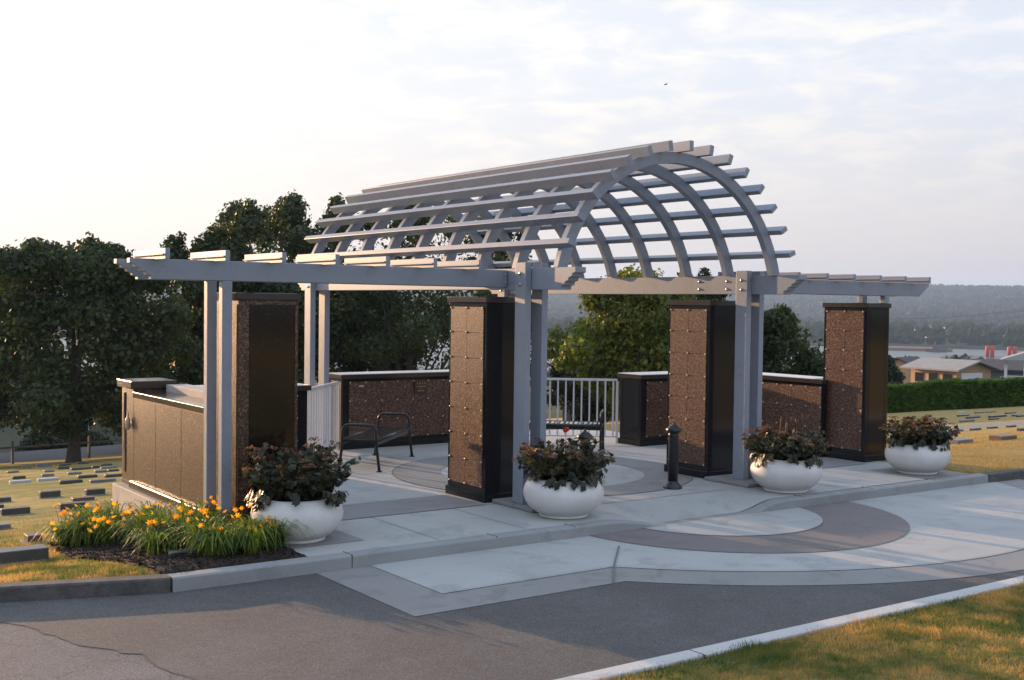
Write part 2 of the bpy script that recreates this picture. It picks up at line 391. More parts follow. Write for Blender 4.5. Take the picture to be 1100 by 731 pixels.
# far ground
mb = MB(); rs = [58, 70, 85, 105, 130, 160, 200, 240, 290, 350, 420, 480, 500, 520, 540, 560, 620, 800, 1000, 1060, 1080, 1100, 1120, 1300, 1600, 2000, 2300, 2600, 2900, 3200, 3500, 3800, 4050, 4300, 4700, 5200, 6000]
na = 360
for r in rs:
    for k in range(na):
        a = 2*math.pi*k/na; x, y = r*math.sin(a), r*math.cos(a)
        z = ground(x, y) if y > -1.4 else -.10
        if r < 60: z -= .4
        mb.v.append((x, y, z-.02))
for j in range(len(rs)-1):
    for k in range(na):
        mb.f.append((j*na+k, (j+1)*na+k, (j+1)*na+(k+1) % na, j*na+(k+1) % na)[::-1]); mb.sm.append(True)
M_far = mat('far_land', (.05,.06,.03), .95, build=lambda nt, b: L(nt, ramp(nt, noise_tex(nt, .02, 6, .6), [(.35, (.025,.04,.02)), (.55, (.05,.06,.03)), (.7, (.12,.11,.07))]), b.inputs['Base Color']), spec=.1)
tag(mb.build('terrain', M_far), kind='structure')
# base ground beneath the near half plane
mb = MB(); mb.sheet([(-60,-60),(60,-60),(60,-5.24),(-60,-5.24)], -.10)
tag(mb.build('front_lawn', M_lawn), kind='structure')
# river
def waterf(nt, b): bump(nt, b, noise_tex(nt, .15, 4, .6), .25, .4)
M_water = mat('river_water', (.05,.07,.08), .38, build=waterf)
mb = MB(); pts = [(x, y) for x, y in ((-1500,200),(1600,200),(1600,1500),(-1500,1500))]; mb.sheet(pts, -33)
tag(mb.build('river', M_water), kind='structure')

# ------------------------------------------------------------------ drive, paving, kerbs
mb = MB(); mb.sheet([(-60,-5.2),(60,-5.2),(60,-1.5),(-4.2,-1.5),(-5.4,-1.1),(-8.2,.25),(-20,7),(-60,30)], -.12)
tag(mb.build('drive', M_asph), kind='structure')
random.seed(3)
edge = [(-6.35,-1.1),(-5.75,-1.45),(-5.4,-2.0),(-5.25,-2.6),(-4.95,-3.1),(-4.9,-3.6),(-4.7,-4.2),(-4.75,-4.7),(-4.65,-5.11)]
ed = []
for (a, b), (c, d) in zip(edge, edge[1:]):
    for t in (0, .2, .4, .6, .8): ed.append((a+(c-a)*t+random.uniform(-.035,.035), b+(d-b)*t+random.uniform(-.012,.012)))
# asphalt patch: newer surface right of the crack
mb = MB(); mb.sheet([(-4.22,-1.61),(-5.3,-1.27)]+ed[5:]+[(-4.6,-5.1),(58,-5.1),(58,-1.61)], -.1165)
tag(mb.build('asphalt_patch', M_asph_new), kind='structure')
mb = MB()
crk = [(x-.01, y) for x, y in ed]
for (a, b), (c, d) in zip(crk, crk[1:]):
    wd = random.uniform(.001, .006); mb.add([(a-wd,b,-.1135),(a+wd,b,-.1135),(c+wd,d,-.1135),(c-wd,d,-.1135)], [(0,1,2,3)])
tag(mb.build('drive_crack', M_joint), kind='structure')
CC = (1.95, -1.45)
def arc(c, r, a0, a1, n=48): return [(c[0]+r*math.cos(a0+(a1-a0)*i/n), c[1]+r*math.sin(a0+(a1-a0)*i/n)) for i in range(n+1)]
C2 = (2.9, .3); CR = (2.08, -1.5); CD = (2.0, -1.42)
def paving(xl, yb, r):
    a = -math.pi-math.asin((yb-C2[1])/r); e = math.asin((-1.61-C2[1])/r)
    return [(xl, -1.61), (xl, yb)]+arc(C2, r, a, e, 80)
mb = MB(); mb.sheet(paving(-2.95, -3.28, 5.2), -.113); tag(mb.build('paving_border', M_conc_mid), kind='structure')
mb = MB(); mb.sheet(paving(-2.42, -2.82, 4.7), -.109); tag(mb.build('paving_field', M_conc), kind='structure')
def seg(c, r):
    a = math.asin((-1.61-c[1])/r); return arc(c, r, -math.pi-a, a, 64)
mb = MB(); mb.sheet(seg(CR, 2.0), -.105); tag(mb.build('paving_ring', M_conc_band), kind='structure')
mb = MB(); mb.sheet(seg(CD, 1.22), -.101); tag(mb.build('paving_disc', M_conc), kind='structure')
def strip(mb, pts, z, wd=.008):
    for (a, b), (c, d) in zip(pts, pts[1:]):
        l = math.hypot(c-a, d-b); nx_, ny_ = -(d-b)/l*wd, (c-a)/l*wd
        mb.add([(a-nx_,b-ny_,z),(c-nx_,d-ny_,z),(c+nx_,d+ny_,z),(a+nx_,b+ny_,z)], [(0,1,2,3)])
mb = MB()
for pl in (paving(-2.42,-2.82,4.7)[1:], seg(CR, 2.0), seg(CD, 1.22)): strip(mb, pl, -.097, .003)
strip(mb, [(-.02,-2.2),(-.62,-2.83),(-1.0,-3.27)], -.096, .009)
for a in (-1.15, -.62, -.2): strip(mb, [(C2[0]+3.2*math.cos(a), C2[1]+3.2*math.sin(a)), (C2[0]+5.19*math.cos(a), C2[1]+5.19*math.sin(a))], -.0965, .003)
tag(mb.build('paving_joints', M_joint_l), kind='structure')

# terrace slab with the dropped kerb ramp
def ramp_h(x, y):
    f = sst(.35, 1.3, x)*(1-sst(2.35, 2.95, x)); g = sst(-.75, -1.5, y) if False else min(1, max(0, (-.75-y)/.72))
    return -.108*f*g
mb = MB(); gx = [-2.95, -2, -1.3, -1, 0]+[.3+.1*i for i in range(28)]+[3.3, 4, 5, 6, 6.85]; gy = [-1.47+.08*i for i in range(10)]+[-.6, 0, 1, 2, 3, 3.9, 4, 5, 5.7]
for y in gy:
    for x in gx: mb.v.append((x, y, ramp_h(x, y)))
k = len(gx)
for j in range(len(gy)-1):
    for i in range(k-1):
        if gy[j] >= 3.9 and (gx[i] < -1.3 or gx[i] > 5.3): continue
        a = j*k+i; mb.f.append((a, a+1, a+k+1, a+k)); mb.sm.append(False)
tag(mb.build('terrace', M_conc), kind='structure')
mb = MB(); mb.prism([(-2.93,-1.4),(6.8,-1.4),(6.8,3.88),(5.25,3.88),(5.25,5.68),(-1.25,5.68),(-1.25,3.84),(-2.93,3.84)][::-1], -1.6, -.13, 'z')
tag(mb.build('terrace_foundation', M_base), kind='structure')
# dark bands in the terrace
mb = MB()
mb.sheet([(-2.6,-.1),(-.15,-.1),(-.15,.68),(-2.6,.68)], .004)
mb.sheet([(4.0,-.1),(6.45,-.1),(6.45,.68),(4.0,.68)], .004)
mb.sheet([(-2.94,-1.1),(-2.2,-1.1),(-2.2,-.4),(-2.94,-.4)], .004)
mb.sheet([(5.9,-1.45),(6.84,-1.45),(6.84,-.55),(5.9,-.55)], .004)
c = (1.9, 1.6); o_ = arc(c, 1.98, 0, 2*math.pi, 72); i_ = arc(c, 1.35, 0, 2*math.pi, 72)
for a in range(72): mb.add([(*o_[a],.004),(*o_[a+1],.004),(*i_[a+1],.004),(*i_[a],.004)], [(0,1,2,3)])
tag(mb.build('terrace_bands', M_conc_band if False else M_conc_mid), kind='structure')
mb = MB()
for x in (-1.6, -.6, 4.3, 5.3): strip(mb, [(x,-1.46),(x,-.1)], .008, .004)
strip(mb, [(-2.9,-.1),(.3,-.1)], .008, .005); strip(mb, [(-2.6,.68),(-.15,.68)], .008, .005); strip(mb, [(3.4,-.1),(6.5,-.1)], .008, .005)
strip(mb, o_, .008, .005); strip(mb, [(.75,-.72),(2.95,-.72)], .003, .006); strip(mb, [(-2.9,2.6),(.2,2.6)], .008, .004)
for x in (-.9, .9, 2.9, 4.7): strip(mb, [(x,3.6),(x,5.0)], .008, .004)
tag(mb.build('terrace_joints', M_joint_l), kind='structure')
# kerbs
def kerb(name, pts, wd, ztop, zbot, m, joints=None, drop=None, seglen=2.0):
    """extruded kerb following pts; outer (drive) side on the right of travel"""
    mb = MB(); P_ = []
    for (a, b), (c, d) in zip(pts, pts[1:]):
        l = math.hypot(c-a, d-b); n = max(1, int(l/.12))
        P_ += [(a+(c-a)*i/n, b+(d-b)*i/n) for i in range(n)]
    P_.append(pts[-1]); ch = .018
    for i, (x, y) in enumerate(P_):
        a = P_[max(0, i-1)]; b = P_[min(len(P_)-1, i+1)]; l = math.hypot(b[0]-a[0], b[1]-a[1]); nx_, ny_ = -(b[1]-a[1])/l, (b[0]-a[0])/l
        zt = ztop+(drop(x) if drop else 0); zt = max(zt, zbot+.004)
        h = min(ch, zt-zbot-.001); wob = .003*noise.noise(Vector((x*3, y*3, 0)))
        for (o, z) in ((0,zbot),(h*.25+wob,zt-h),(h+wob,zt),(wd,zt),(wd,zbot-.2)):
            mb.v.append((x+nx_*o, y+ny_*o, z))
    for i in range(len(P_)-1):
        for k in range(4): mb.f.append((i*5+k, (i+1)*5+k, (i+1)*5+k+1, i*5+k+1)); mb.sm.append(k == 1)
    mb.f.append(tuple(range(5))); mb.sm.append(False); mb.f.append(tuple(range((len(P_)-1)*5, len(P_)*5))); mb.sm.append(False)
    return tag(mb.build(name, m), kind='structure')
kdrop = lambda x: -.1085*sst(.35, 1.3, x)*(1-sst(2.35, 2.95, x))
kerb('kerb', [(-4.2,-1.61),(7.0,-1.66)], .15, .002, -.14, M_curb, drop=kdrop)
kerb('old_kerb', [(-20,7.3),(-8.2,.15),(-5.42,-1.2),(-4.22,-1.60)], .16, .0, -.14, M_curb_old)
kerb('old_kerb', [(7.02,-1.66),(60,-2.2)], .15, .0, -.14, M_curb_old)
mb = MB(); mb.prism([(-60,-5.10),(60,-5.10),(60,-5.25),(-60,-5.25)], -.3, -.075, 'z'); tag(mb.build('front_kerb', M_curb_white, bevel=.012), kind='structure')
mb = MB()
for x in (-2.6, -1.05, -.1, 3.35, 4.6, 5.9):
    mb.box(x-.004, x+.004, -1.617, -1.44, -.11, .0045)
for x in (-1.9,): mb.box(x-.005, x+.005, -5.26, -5.095, -.11, -.0735)
tag(mb.build('kerb_joints', M_joint), kind='structure')
BED = [(-4.2,-1.46),(-2.95,-1.46),(-2.95,.2),(-3.06,.86),(-3.06,2.7),(-3.7,2.75),(-4.3,1.9),(-4.5,.5),(-4.32,-.6)]
def in_bed(x, y, g=0):
    c = False
    for (x1, y1), (x2, y2) in zip(BED, BED[1:]+BED[:1]):
        if (y1 > y) != (y2 > y) and x < (x2-x1)*(y-y1)/(y2-y1)+x1: c = not c
    return c
def bedz(x, y): return max(ground(x, y), -.6)+.022+.03*noise.noise(Vector((x*5, y*5, 0)))
mb = MB(); bx = [-4.55+.08*i for i in range(21)]; by = [-1.47+.08*i for i in range(54)]; idx = {}
for j, y in enumerate(by):
    for i, x in enumerate(bx):
        idx[i, j] = len(mb.v); xx = x+.03*noise.noise(Vector((x*9, y*9, 2))); mb.v.append((xx, y, bedz(x, y)))
for j in range(len(by)-1):
    for i in range(len(bx)-1):
        if in_bed(bx[i]+.04+.06*noise.noise(Vector((bx[i]*6, by[j]*6, 4))), by[j]+.04): mb.f.append((idx[i,j], idx[i+1,j], idx[i+1,j+1], idx[i,j+1])); mb.sm.append(True)
tag(mb.build('mulch_bed', M_mulch), kind='structure')
# loose bark on the bed
random.seed(5); mb = MB()
for i in range(9000):
    x = random.uniform(-4.5,-2.95); y = random.uniform(-1.45,2.6); s_ = random.uniform(.006,.02)
    if not in_bed(x, y): continue
    z = bedz(x, y)+.004; a = random.random()*3.1; c_, n_ = math.cos(a)*s_, math.sin(a)*s_
    t = random.uniform(-.01,.012)
    mb.add([(x-c_,y-n_,z),(x+n_*.5,y-c_*.5,z+t),(x+c_,y+n_,z+.006),(x-n_*.5,y+c_*.5,z+.012)], [(0,1,2,3)])
tag(mb.build('bark_chips', M_mulch), kind='stuff', label='dark bark chips scattered over the flower bed', cat='mulch')
# footpath across the right-hand lawn and road beyond the left-hand lawn
def ribbon(name, m, pts, wd, dz=.03):
    mb = MB()
    for i, (x, y) in enumerate(pts):
        a = pts[max(0, i-1)]; b = pts[min(len(pts)-1, i+1)]; l = math.hypot(b[0]-a[0], b[1]-a[1]); nx_, ny_ = -(b[1]-a[1])/l*wd/2, (b[0]-a[0])/l*wd/2
        for s_ in (-1, 1): X, Y = x+nx_*s_, y+ny_*s_; mb.v.append((X, Y, ground(x, y)+dz))
    for i in range(len(pts)-1): mb.f.append((2*i, 2*i+2, 2*i+3, 2*i+1)); mb.sm.append(True)
    return tag(mb.build(name, m), kind='structure')
ribbon('path', M_stone_base, [(12+.8*i, 9.2-1.0*i*.8) for i in range(13)], .9, .03)
ribbon('road', M_asph, [(-50+3*i, 46.5+.05*i) for i in range(25)], 5.5, .12)
# ------------------------------------------------------------------ pergola
XL0, XL1, XR0, XR1 = .135, .275, 3.57, 3.71
XC, ZC = 1.9, 2.211
pg = thing('pergola', 'silver grey timber pergola with barrel vault of curved ribs over the terrace', 'pergola', (XC, 2.0, 0))
ZB, HB = 2.62, .235
def corbel(L0, L1, z0, z1, flip0=True, flip1=True, back=.2):
    """beam side profile with stepped ends, along one axis"""
    h = z1-z0
    st = [(0,0),(0,-.24),(.22,-.30),(.26,-.42),(.48,-.48),(.52,-.60),(.74,-.66),(.78,-.80),(1,-.84),(1,-1)]
    p = []
    if flip0: p += [(L0+a*back, z1+b*h) for a, b in st]
    else: p += [(L0, z1), (L0, z0)]
    if flip1: p += [(L1-a*back, z1+b*h) for a, b in reversed(st)]
    else: p += [(L1, z0), (L1, z1)]
    return p
for x0, x1 in ((XL0, XL1), (XR0, XR1)):
    mb = MB(); mb.prism(corbel(-1.27, 5.52, ZB-HB, ZB, back=.24), x0, x1, 'x'); mb.build('beam', M_paint, pg, bevel=.006)
# wing beams, doubled
for x0, x1, f0, f1 in ((-4.07, XL0-.004, True, False), (XR1+.004, 7.87, False, True)):
    for y0 in (-.054, .337):
        mb = MB(); mb.prism([(a, b) for a, b in corbel(x0, x1, 2.414, 2.603, f0, f1, .2)], y0, y0+.085, 'y')
        mb.build('beam', M_paint, pg, bevel=.005)
for x in (XL0-.012, XR1+.012):
    for y0 in (-.054, .337):
        mb = MB(); s_ = -1 if x < 1 else 1
        mb.box(min(x, x+s_*.05)-0.0, max(x, x+s_*.05), y0-.012, y0-.003, 2.42, 2.597); b_ = mb.build('bracket', M_paint, pg, bevel=.002)
        for z in (2.46, 2.55):
            mb = MB(); mb.tube([(x+s_*.026, y0-.012, z), (x+s_*.026, y0-.026, z)], .011, 6); mb.build('bolt', M_bolt, b_)
# main posts with bolts
def post(x0, x1, y0, y1, z1, bolts=None, z0=.045):
    mb = MB(); mb.box(x0, x1, y0, y1, z0, z1); o = mb.build('post', M_paint, pg, bevel=.006)
    for (bx, by, bz) in bolts or []:
        mb = MB(); mb.tube([(x0+.002, by, bz), (x0-.015, by, bz)], .013, 8); mb.tube([(x0, by, bz), (x0-.004, by, bz)], .021, 8); mb.build('bolt', M_bolt, o)
    return o
for (xa, xb_) in ((.05, .132), (3.484, 3.566)):
    for (ya, yb) in ((-.509, -.316), (4.78, 4.975)):
        z1 = 2.68 if ya < 0 else 2.63
        post(xa, xb_, ya, yb, z1, [(0, (ya+yb)/2, z) for z in (2.44, 2.56)], 0.045 if ya < 0 else 0)
for (xa, xb_) in ((.279, .361), (3.714, 3.796)):
    for (ya, yb) in ((-.509, -.316), (4.78, 4.975)):
        post(xa, xb_, ya, yb, 2.68 if ya < 0 else 2.63, z0=.045 if ya < 0 else 0)
for xa, zf in ((-3.19, -.12), (6.83, 2.307)):
    for ya in (-.057, .334): post(xa, xa+.1, ya, ya+.09, 2.412, z0=zf)
# bolts on the right beam
for y in (-.08, .42):
    for z in (2.45, 2.55):
        mb = MB(); mb.tube([(XR0+.002, y, z), (XR0-.016, y, z)], .013, 8); mb.tube([(XR0, y, z), (XR0-.004, y, z)], .021, 8); mb.build('bolt', M_bolt, pg)
mb = MB(); mb.box(.362, .40, -.46, -.40, 2.27, 2.325); mb.build('junction_box', M_iron, pg, bevel=.004)
# curved ribs
RO = 1.772
for k in range(9):
    y0 = -.915+.761*k; a0 = math.asin((ZB-ZC+.004)/RO); pr = []
    n = 40
    a1 = math.asin((ZB-ZC+.004)/(RO-.13))
    outer = [(XC+RO*math.cos(a0+(math.pi-2*a0)*i/n), ZC+RO*math.sin(a0+(math.pi-2*a0)*i/n)) for i in range(n+1)]
    inner = [(XC+(RO-.13)*math.cos(a1+(math.pi-2*a1)*i/n), ZC+(RO-.13)*math.sin(a1+(math.pi-2*a1)*i/n)) for i in range(n+1)]
    mb = MB(); vs = []
    for y in (y0, y0+.085):
        vs += [(a, y, b) for a, b in outer]+[(a, y, b) for a, b in inner]
    q = n+1; fs = []
    for i in range(n):
        fs += [(i, i+1, q+i+1, q+i)[::-1], (2*q+i, 2*q+i+1, 3*q+i+1, 3*q+i), (i, i+1, 2*q+i+1, 2*q+i), (q+i, q+i+1, 3*q+i+1, 3*q+i)[::-1]]
    fs += [(0, q, 3*q, 2*q), (n, q+n, 3*q+n, 2*q+n)[::-1]]
    mb.add(vs, fs); mb.build('curved_rib', M_paint, pg, bevel=.004)
# purlins round the vault
TH0 = .3731
for i in range(15):
    th = TH0+i*(math.pi-2*TH0)/14; c_, s_ = math.cos(th), math.sin(th)
    r0, r1, hw = RO-.006, 1.882, .030
    poly = [(XC+r*c_-t*s_, ZC+r*s_+t*c_) for r, t in ((r0,-hw),(r1,-hw),(r1,hw),(r0,hw))]
    dy = random.uniform(-.012, .012)
    mb = MB(); mb.prism(poly, -1.121+dy, 5.48+dy, 'y'); mb.build('purlin', M_paint, pg, bevel=.004)
# short rafters over the wings
rx = [-3.80+.5655*k for k in range(7)]+[7.487-.5655*k for k in range(7)]
for x in rx:
    mb = MB(); mb.box(x-.045, x, -.354, .561, 2.594, 2.694); mb.box(x-.066, x-.0455, -.352, .559, 2.632, 2.644)
    mb.build('rafter', M_paint, pg, bevel=.003)
# ------------------------------------------------------------------ columbarium pillars
def rosette_mesh():
    mb = MB(); mb.lathe([(.0001, .014), (.008, .012), (.012, .008), (.0135, 0)][::-1], 8); return mb
ROS = {}
def rosette(parent, p, d):
    """bronze rosette at p (world), facing d in 'x-','y-'"""
    key = d
    if key not in ROS:
        mb = rosette_mesh(); mb.v = [(-z, x, y) if d == 'x-' else (x, -z, y) for x, y, z in mb.v]
        o = mb.build('rosette', M_ros, parent, local=True); ROS[key] = o.data
        # from_pydata winding only matters for shading of tiny caps
    else:
        o = bpy.data.objects.new('rosette', ROS[key]); COL.objects.link(o); o.parent = parent
    o.location = Vector(p)-parent_loc(parent); return o
def niches_x(root, x, ya, yb, za, zb, nc, nr, m, ros=True):
    """niche panels on a face looking -X"""
    dy, dz = (yb-ya)/nc, (zb-za)/nr
    for i in range(nc):
        for j in range(nr):
            mb = MB(); mb.box(x-.012, x+.01, ya+i*dy+.0006, ya+(i+1)*dy-.0006, za+j*dz+.0006, za+(j+1)*dz-.0006); mb.build('niche_panel', m, root, bevel=.002)
    if ros:
        for i in range(nc+1):
            for j in range(nr+1): rosette(root, (x-.012, ya+i*dy+(.012 if i == 0 else -.012 if i == nc else 0), za+j*dz+(.012 if j == 0 else -.012 if j == nr else 0)), 'x-')
def niches_y(root, y, xa, xb_, za, zb, nc, nr, m, ros=True):
    dx, dz = (xb_-xa)/nc, (zb-za)/nr
    for i in range(nc):
        for j in range(nr):
            mb = MB(); mb.box(xa+i*dx+.002, xa+(i+1)*dx-.002, y-.012, y+.01, za+j*dz+.002, za+(j+1)*dz-.002); mb.build('niche_panel', m, root, bevel=.002)
    if ros:
        for i in range(nc+1):
            for j in range(nr+1): rosette(root, (xa+i*dx+(.012 if i == 0 else -.012 if i == nc else 0), y-.012, za+j*dz+(.012 if j == 0 else -.012 if j == nr else 0)), 'y-')
def pillar(x, y, d, wd, label, jamb, z0=0.0, frontm=M_black):
    """x,y = near left corner of the cap; d depth along Y, wd width along X"""
    t = thing('columbarium_pillar', label, 'pillar', (x+wd/2, y+d/2, 0), group='granite niche pillars standing along the terrace')
    o = .022
    mb = MB(); mb.box(x, x+wd, y, y+d, z0, .10); mb.build('plinth', M_black, t, bevel=.008)
    mb = MB(); mb.box(x-.0, x+wd, y, y+d, 2.235, 2.305); mb.build('cap', M_cap, t, bevel=.008)
    mb = MB(); mb.box(x+o, x+wd-o, y+o, y+d-o, .10, 2.235); mb.build('body', M_gran_wall if jamb == 'b' else M_black, t, bevel=.004)
    if jamb == 'b':      # brown body, black recessed panel
        mb = MB(); mb.box(x+o+.11, x+wd-o-.03, y+o-.006, y+o+.01, .16, 2.19); mb.build('front_panel', M_gran_pol, t, bevel=.002)
        mb = MB(); mb.box(x+o-.006, x+o+.01, y+o+.03, y+d-o-.03, .16, 2.19); mb.build('side_panel', M_gran_wall, t, bevel=.002)
    else:
        niches_x(t, x+o, y+o+.05, y+d-o-.05, .16, 2.19, 2, 7, M_gran)
        mb = MB()
        mb.box(x+o+.07, x+wd-o-.09, y+o-.004, y+o+.012, .16, 2.20); mb.build('front_panel', frontm, t, bevel=.002)
        mb = MB(); mb.box(x+wd-o-.07, x+wd-o-.008, y+o-.003, y+o+.012, .16, 2.20); mb.build('edge_strip', M_gran_pol, t, bevel=.002)
    # small corbel stones under the cap
    return t
pillar(-3.017, 0, .82, .67, 'broad brown granite pillar with a dark polished front, behind the white planter by the orange flowers', 'b')
pillar(-.109, 0, .82, .60, 'speckled niche pillar with black front between the backless bench and the middle white planter', 'n', .0)
pillar(3.359, 0, .82, .60, 'speckled niche pillar with black front right behind the free-standing black bollard', 'n', .0)
pillar(6.514, 0, .82, .55, 'rightmost niche pillar with polished brown front, beside the lawn', 'n', .0, M_gran_pol)
# pads under the posts
for xa, xb_ in ((-.02, .62), (3.28, 4.02)):
    mb = MB(); mb.box(xa, xb_, -.78, -.02, .002, .045); tag(mb.build('post_pad', M_conc_mid, bevel=.01), kind='structure')
# ------------------------------------------------------------------ low walls
def lowwall(label, x0, x1, y0, y1, ztop, z0=0.0, capm=None, capo=.04, bodym=None):
    t = thing('columbarium_wall', label, 'wall', ((x0+x1)/2, (y0+y1)/2, 0), group='low granite niche walls round the terrace')
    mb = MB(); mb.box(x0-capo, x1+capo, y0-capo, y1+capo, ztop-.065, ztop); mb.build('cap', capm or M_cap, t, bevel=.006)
    mb = MB(); mb.box(x0-capo+.012, x1+capo-.012, y0-capo+.012, y1+capo-.012, ztop+.0, ztop+.008); mb.build('cap_gleam', M_capgleam, t, bevel=.003)  # thin pale slab added over the cap to carry the painted sky reflection
    mb = MB(); mb.box(x0, x1, y0, y1, z0+.09, ztop-.065); mb.build('body', bodym or M_black, t, bevel=.004)
    mb = MB(); mb.box(x0-.02, x1+.02, y0-.02, y1+.02, z0, z0+.09); mb.build('plinth', M_black, t, bevel=.004)
    return t
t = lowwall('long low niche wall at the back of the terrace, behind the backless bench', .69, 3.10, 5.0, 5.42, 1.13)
niches_y(t, 5.0, .80, 3.02, .14, 1.02, 8, 3, M_gran)
mb = MB(); mb.box(.685, .69+.01, 5.04, 5.38, .12, 1.03); mb.build('side_panel', M_gran_wall, t, bevel=.002)
mb = MB(); mb.box(1.93, 2.15, 4.968, 4.987, .80, 1.0); pq = mb.build('plaque', M_bronze_dark, t, bevel=.006)
mb = MB()
for i in range(4): mb.box(1.965+i*.045, 1.985+i*.045, 4.962, 4.969, .95, .985)
mb.box(1.96, 2.12, 4.962, 4.969, .905, .925); mb.box(1.98, 2.10, 4.962, 4.969, .84, .855); mb.tube([(2.0,4.965,.865),(2.04,4.965,.89),(2.08,4.965,.865)], .005, 5)
mb.build('emblem', M_bronze, pq)
mb = MB(); mb.box(.96, 1.04, 4.975, 4.987, .94, .965); mb.build('name_plate', M_silver, t, bevel=.002)
# right side: L of two walls
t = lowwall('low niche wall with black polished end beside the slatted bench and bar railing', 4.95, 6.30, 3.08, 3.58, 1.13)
niches_y(t, 3.08, 5.06, 6.24, .14, 1.02, 4, 3, M_gran)
mb = MB(); mb.box(4.944, 4.96, 3.12, 3.54, .12, 1.03); mb.build('end_panel', M_black, t, bevel=.002)
mb = MB(); mb.box(4.942, 4.958, 3.547, 3.575, .12, 1.03); mb.build('edge_strip', M_gran_wall, t, bevel=.002)
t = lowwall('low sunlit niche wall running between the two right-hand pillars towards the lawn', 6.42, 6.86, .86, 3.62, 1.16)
niches_x(t, 6.42, .72, 3.00, .14, 1.05, 8, 3, M_gran)
mb = MB(); mb.box(6.421, 6.509, .70, .858, .0, 1.092); mb.build('end_return', M_black, t)
mb = MB(); mb.box(6.38, 6.509, .69, .819, 1.095, 1.158); mb.build('cap_end', M_cap, t)
# left side
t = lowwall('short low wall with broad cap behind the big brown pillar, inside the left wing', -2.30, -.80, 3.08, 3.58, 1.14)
niches_y(t, 3.08, -2.2, -.94, .14, 1.02, 4, 3, M_gran)
t = thing('side_wall', 'long outer wall of plain brown granite panels above the flower bed, on a concrete footing', 'wall', (-2.8, 2.2, 0))
mb = MB(); mb.prism([(-3.06,.86),(-2.0,.86),(-2.0,3.86),(-3.06,3.86)], -1.2, -.05, 'z'); mb.build('footing', M_base, t, bevel=.012)
mb = MB(); mb.box(-2.93, -2.60, .86, 3.36, -.045, 1.035); mb.build('body', M_gran_wall, t)
ypn = [.86, 1.72, 2.56, 3.36]
for a, b in zip(ypn, ypn[1:]):
    mb = MB(); mb.box(-2.952, -2.932, a+.003, b-.003, .03, 1.03); mb.build('wall_panel', M_gran_wall, t, bevel=.003)
mb = MB(); mb.box(-3.0, -2.932, .86, 3.40, -.046, .026); mb.build('plinth', M_gran_pol, t, bevel=.004)
mb = MB(); mb.box(-2.965, -2.58, .84, 3.36, 1.04, 1.11); mb.build('cap', M_cap, t, bevel=.005)
mb = MB(); mb.box(-2.578, -2.32, .86, 3.30, .0, 1.19); mb.build('inner_parapet', M_base, t, bevel=.006)
mb = MB(); mb.box(-2.957, -2.953, .95, 3.33, 1.032, 1.044); mb.build('drip_strip', M_bronze, t)
t = thing('wall_pier', 'dark granite end pier with flat cap and gold vase ending the outer wall', 'pier', (-2.7, 3.62, 0))
mb = MB(); mb.box(-2.94, -2.48, 3.40, 3.86, -.045, 1.14); mb.build('body', M_gran_wall, t, bevel=.004)
mb = MB(); mb.box(-2.985, -2.42, 3.362, 3.92, 1.142, 1.235); mb.build('cap', M_cap, t, bevel=.006)
mb = MB(); mb.box(-2.948, -2.93, 3.70, 3.76, .1, 1.08); mb.build('edge_strip', M_black, t)
mb = MB(); c0 = (-2.98, 3.50, .64); mb.lathe([(.012,0),(.03,.02),(.034,.10),(.03,.13),(.014,.15),(.010,.20),(.003,.23)], 12, c0); mb.box(-2.96,-2.94,3.47,3.53,.68,.72); mb.build('vase', M_ros, t)
# ------------------------------------------------------------------ railings
def railing(label, p, q, n):
    t = thing('railing', label, 'railing', ((p[0]+q[0])/2, (p[1]+q[1])/2, 0), group='white bar railings closing the corners of the terrace')
    d = Vector((q[0]-p[0], q[1]-p[1], 0)); l = d.length; u = d.normalized(); ax = (u.x, u.y); ay = (-u.y, u.x); c_ = ((p[0]+q[0])/2, (p[1]+q[1])/2)
    for nm, za, zb in (('top_rail', 1.0, 1.035), ('bottom_rail', .09, .115)):
        mb = MB(); mb.obox(c_, ax, ay, l/2, .02, za, zb); mb.build(nm, M_white_metal, t, bevel=.003)
    for i in range(n):
        s_ = (i+.5)/n; mb = MB(); pp = (p[0]+d.x*s_, p[1]+d.y*s_); mb.obox(pp, ax, ay, .013, .013, .115, 1.0); mb.build('baluster', M_white_metal, t)
    for pp in (p, q):
        mb = MB(); mb.obox(pp, ax, ay, .02, .02, 0, 1.0); mb.build('rail_post', M_white_metal, t, bevel=.003)
    return t
railing('white bar railing at the left corner behind the backless bench', (-.66, 3.66), (.64, 5.04), 16)
railing('white bar railing at the right corner behind the slatted bench', (3.13, 5.06), (4.92, 3.62), 18)
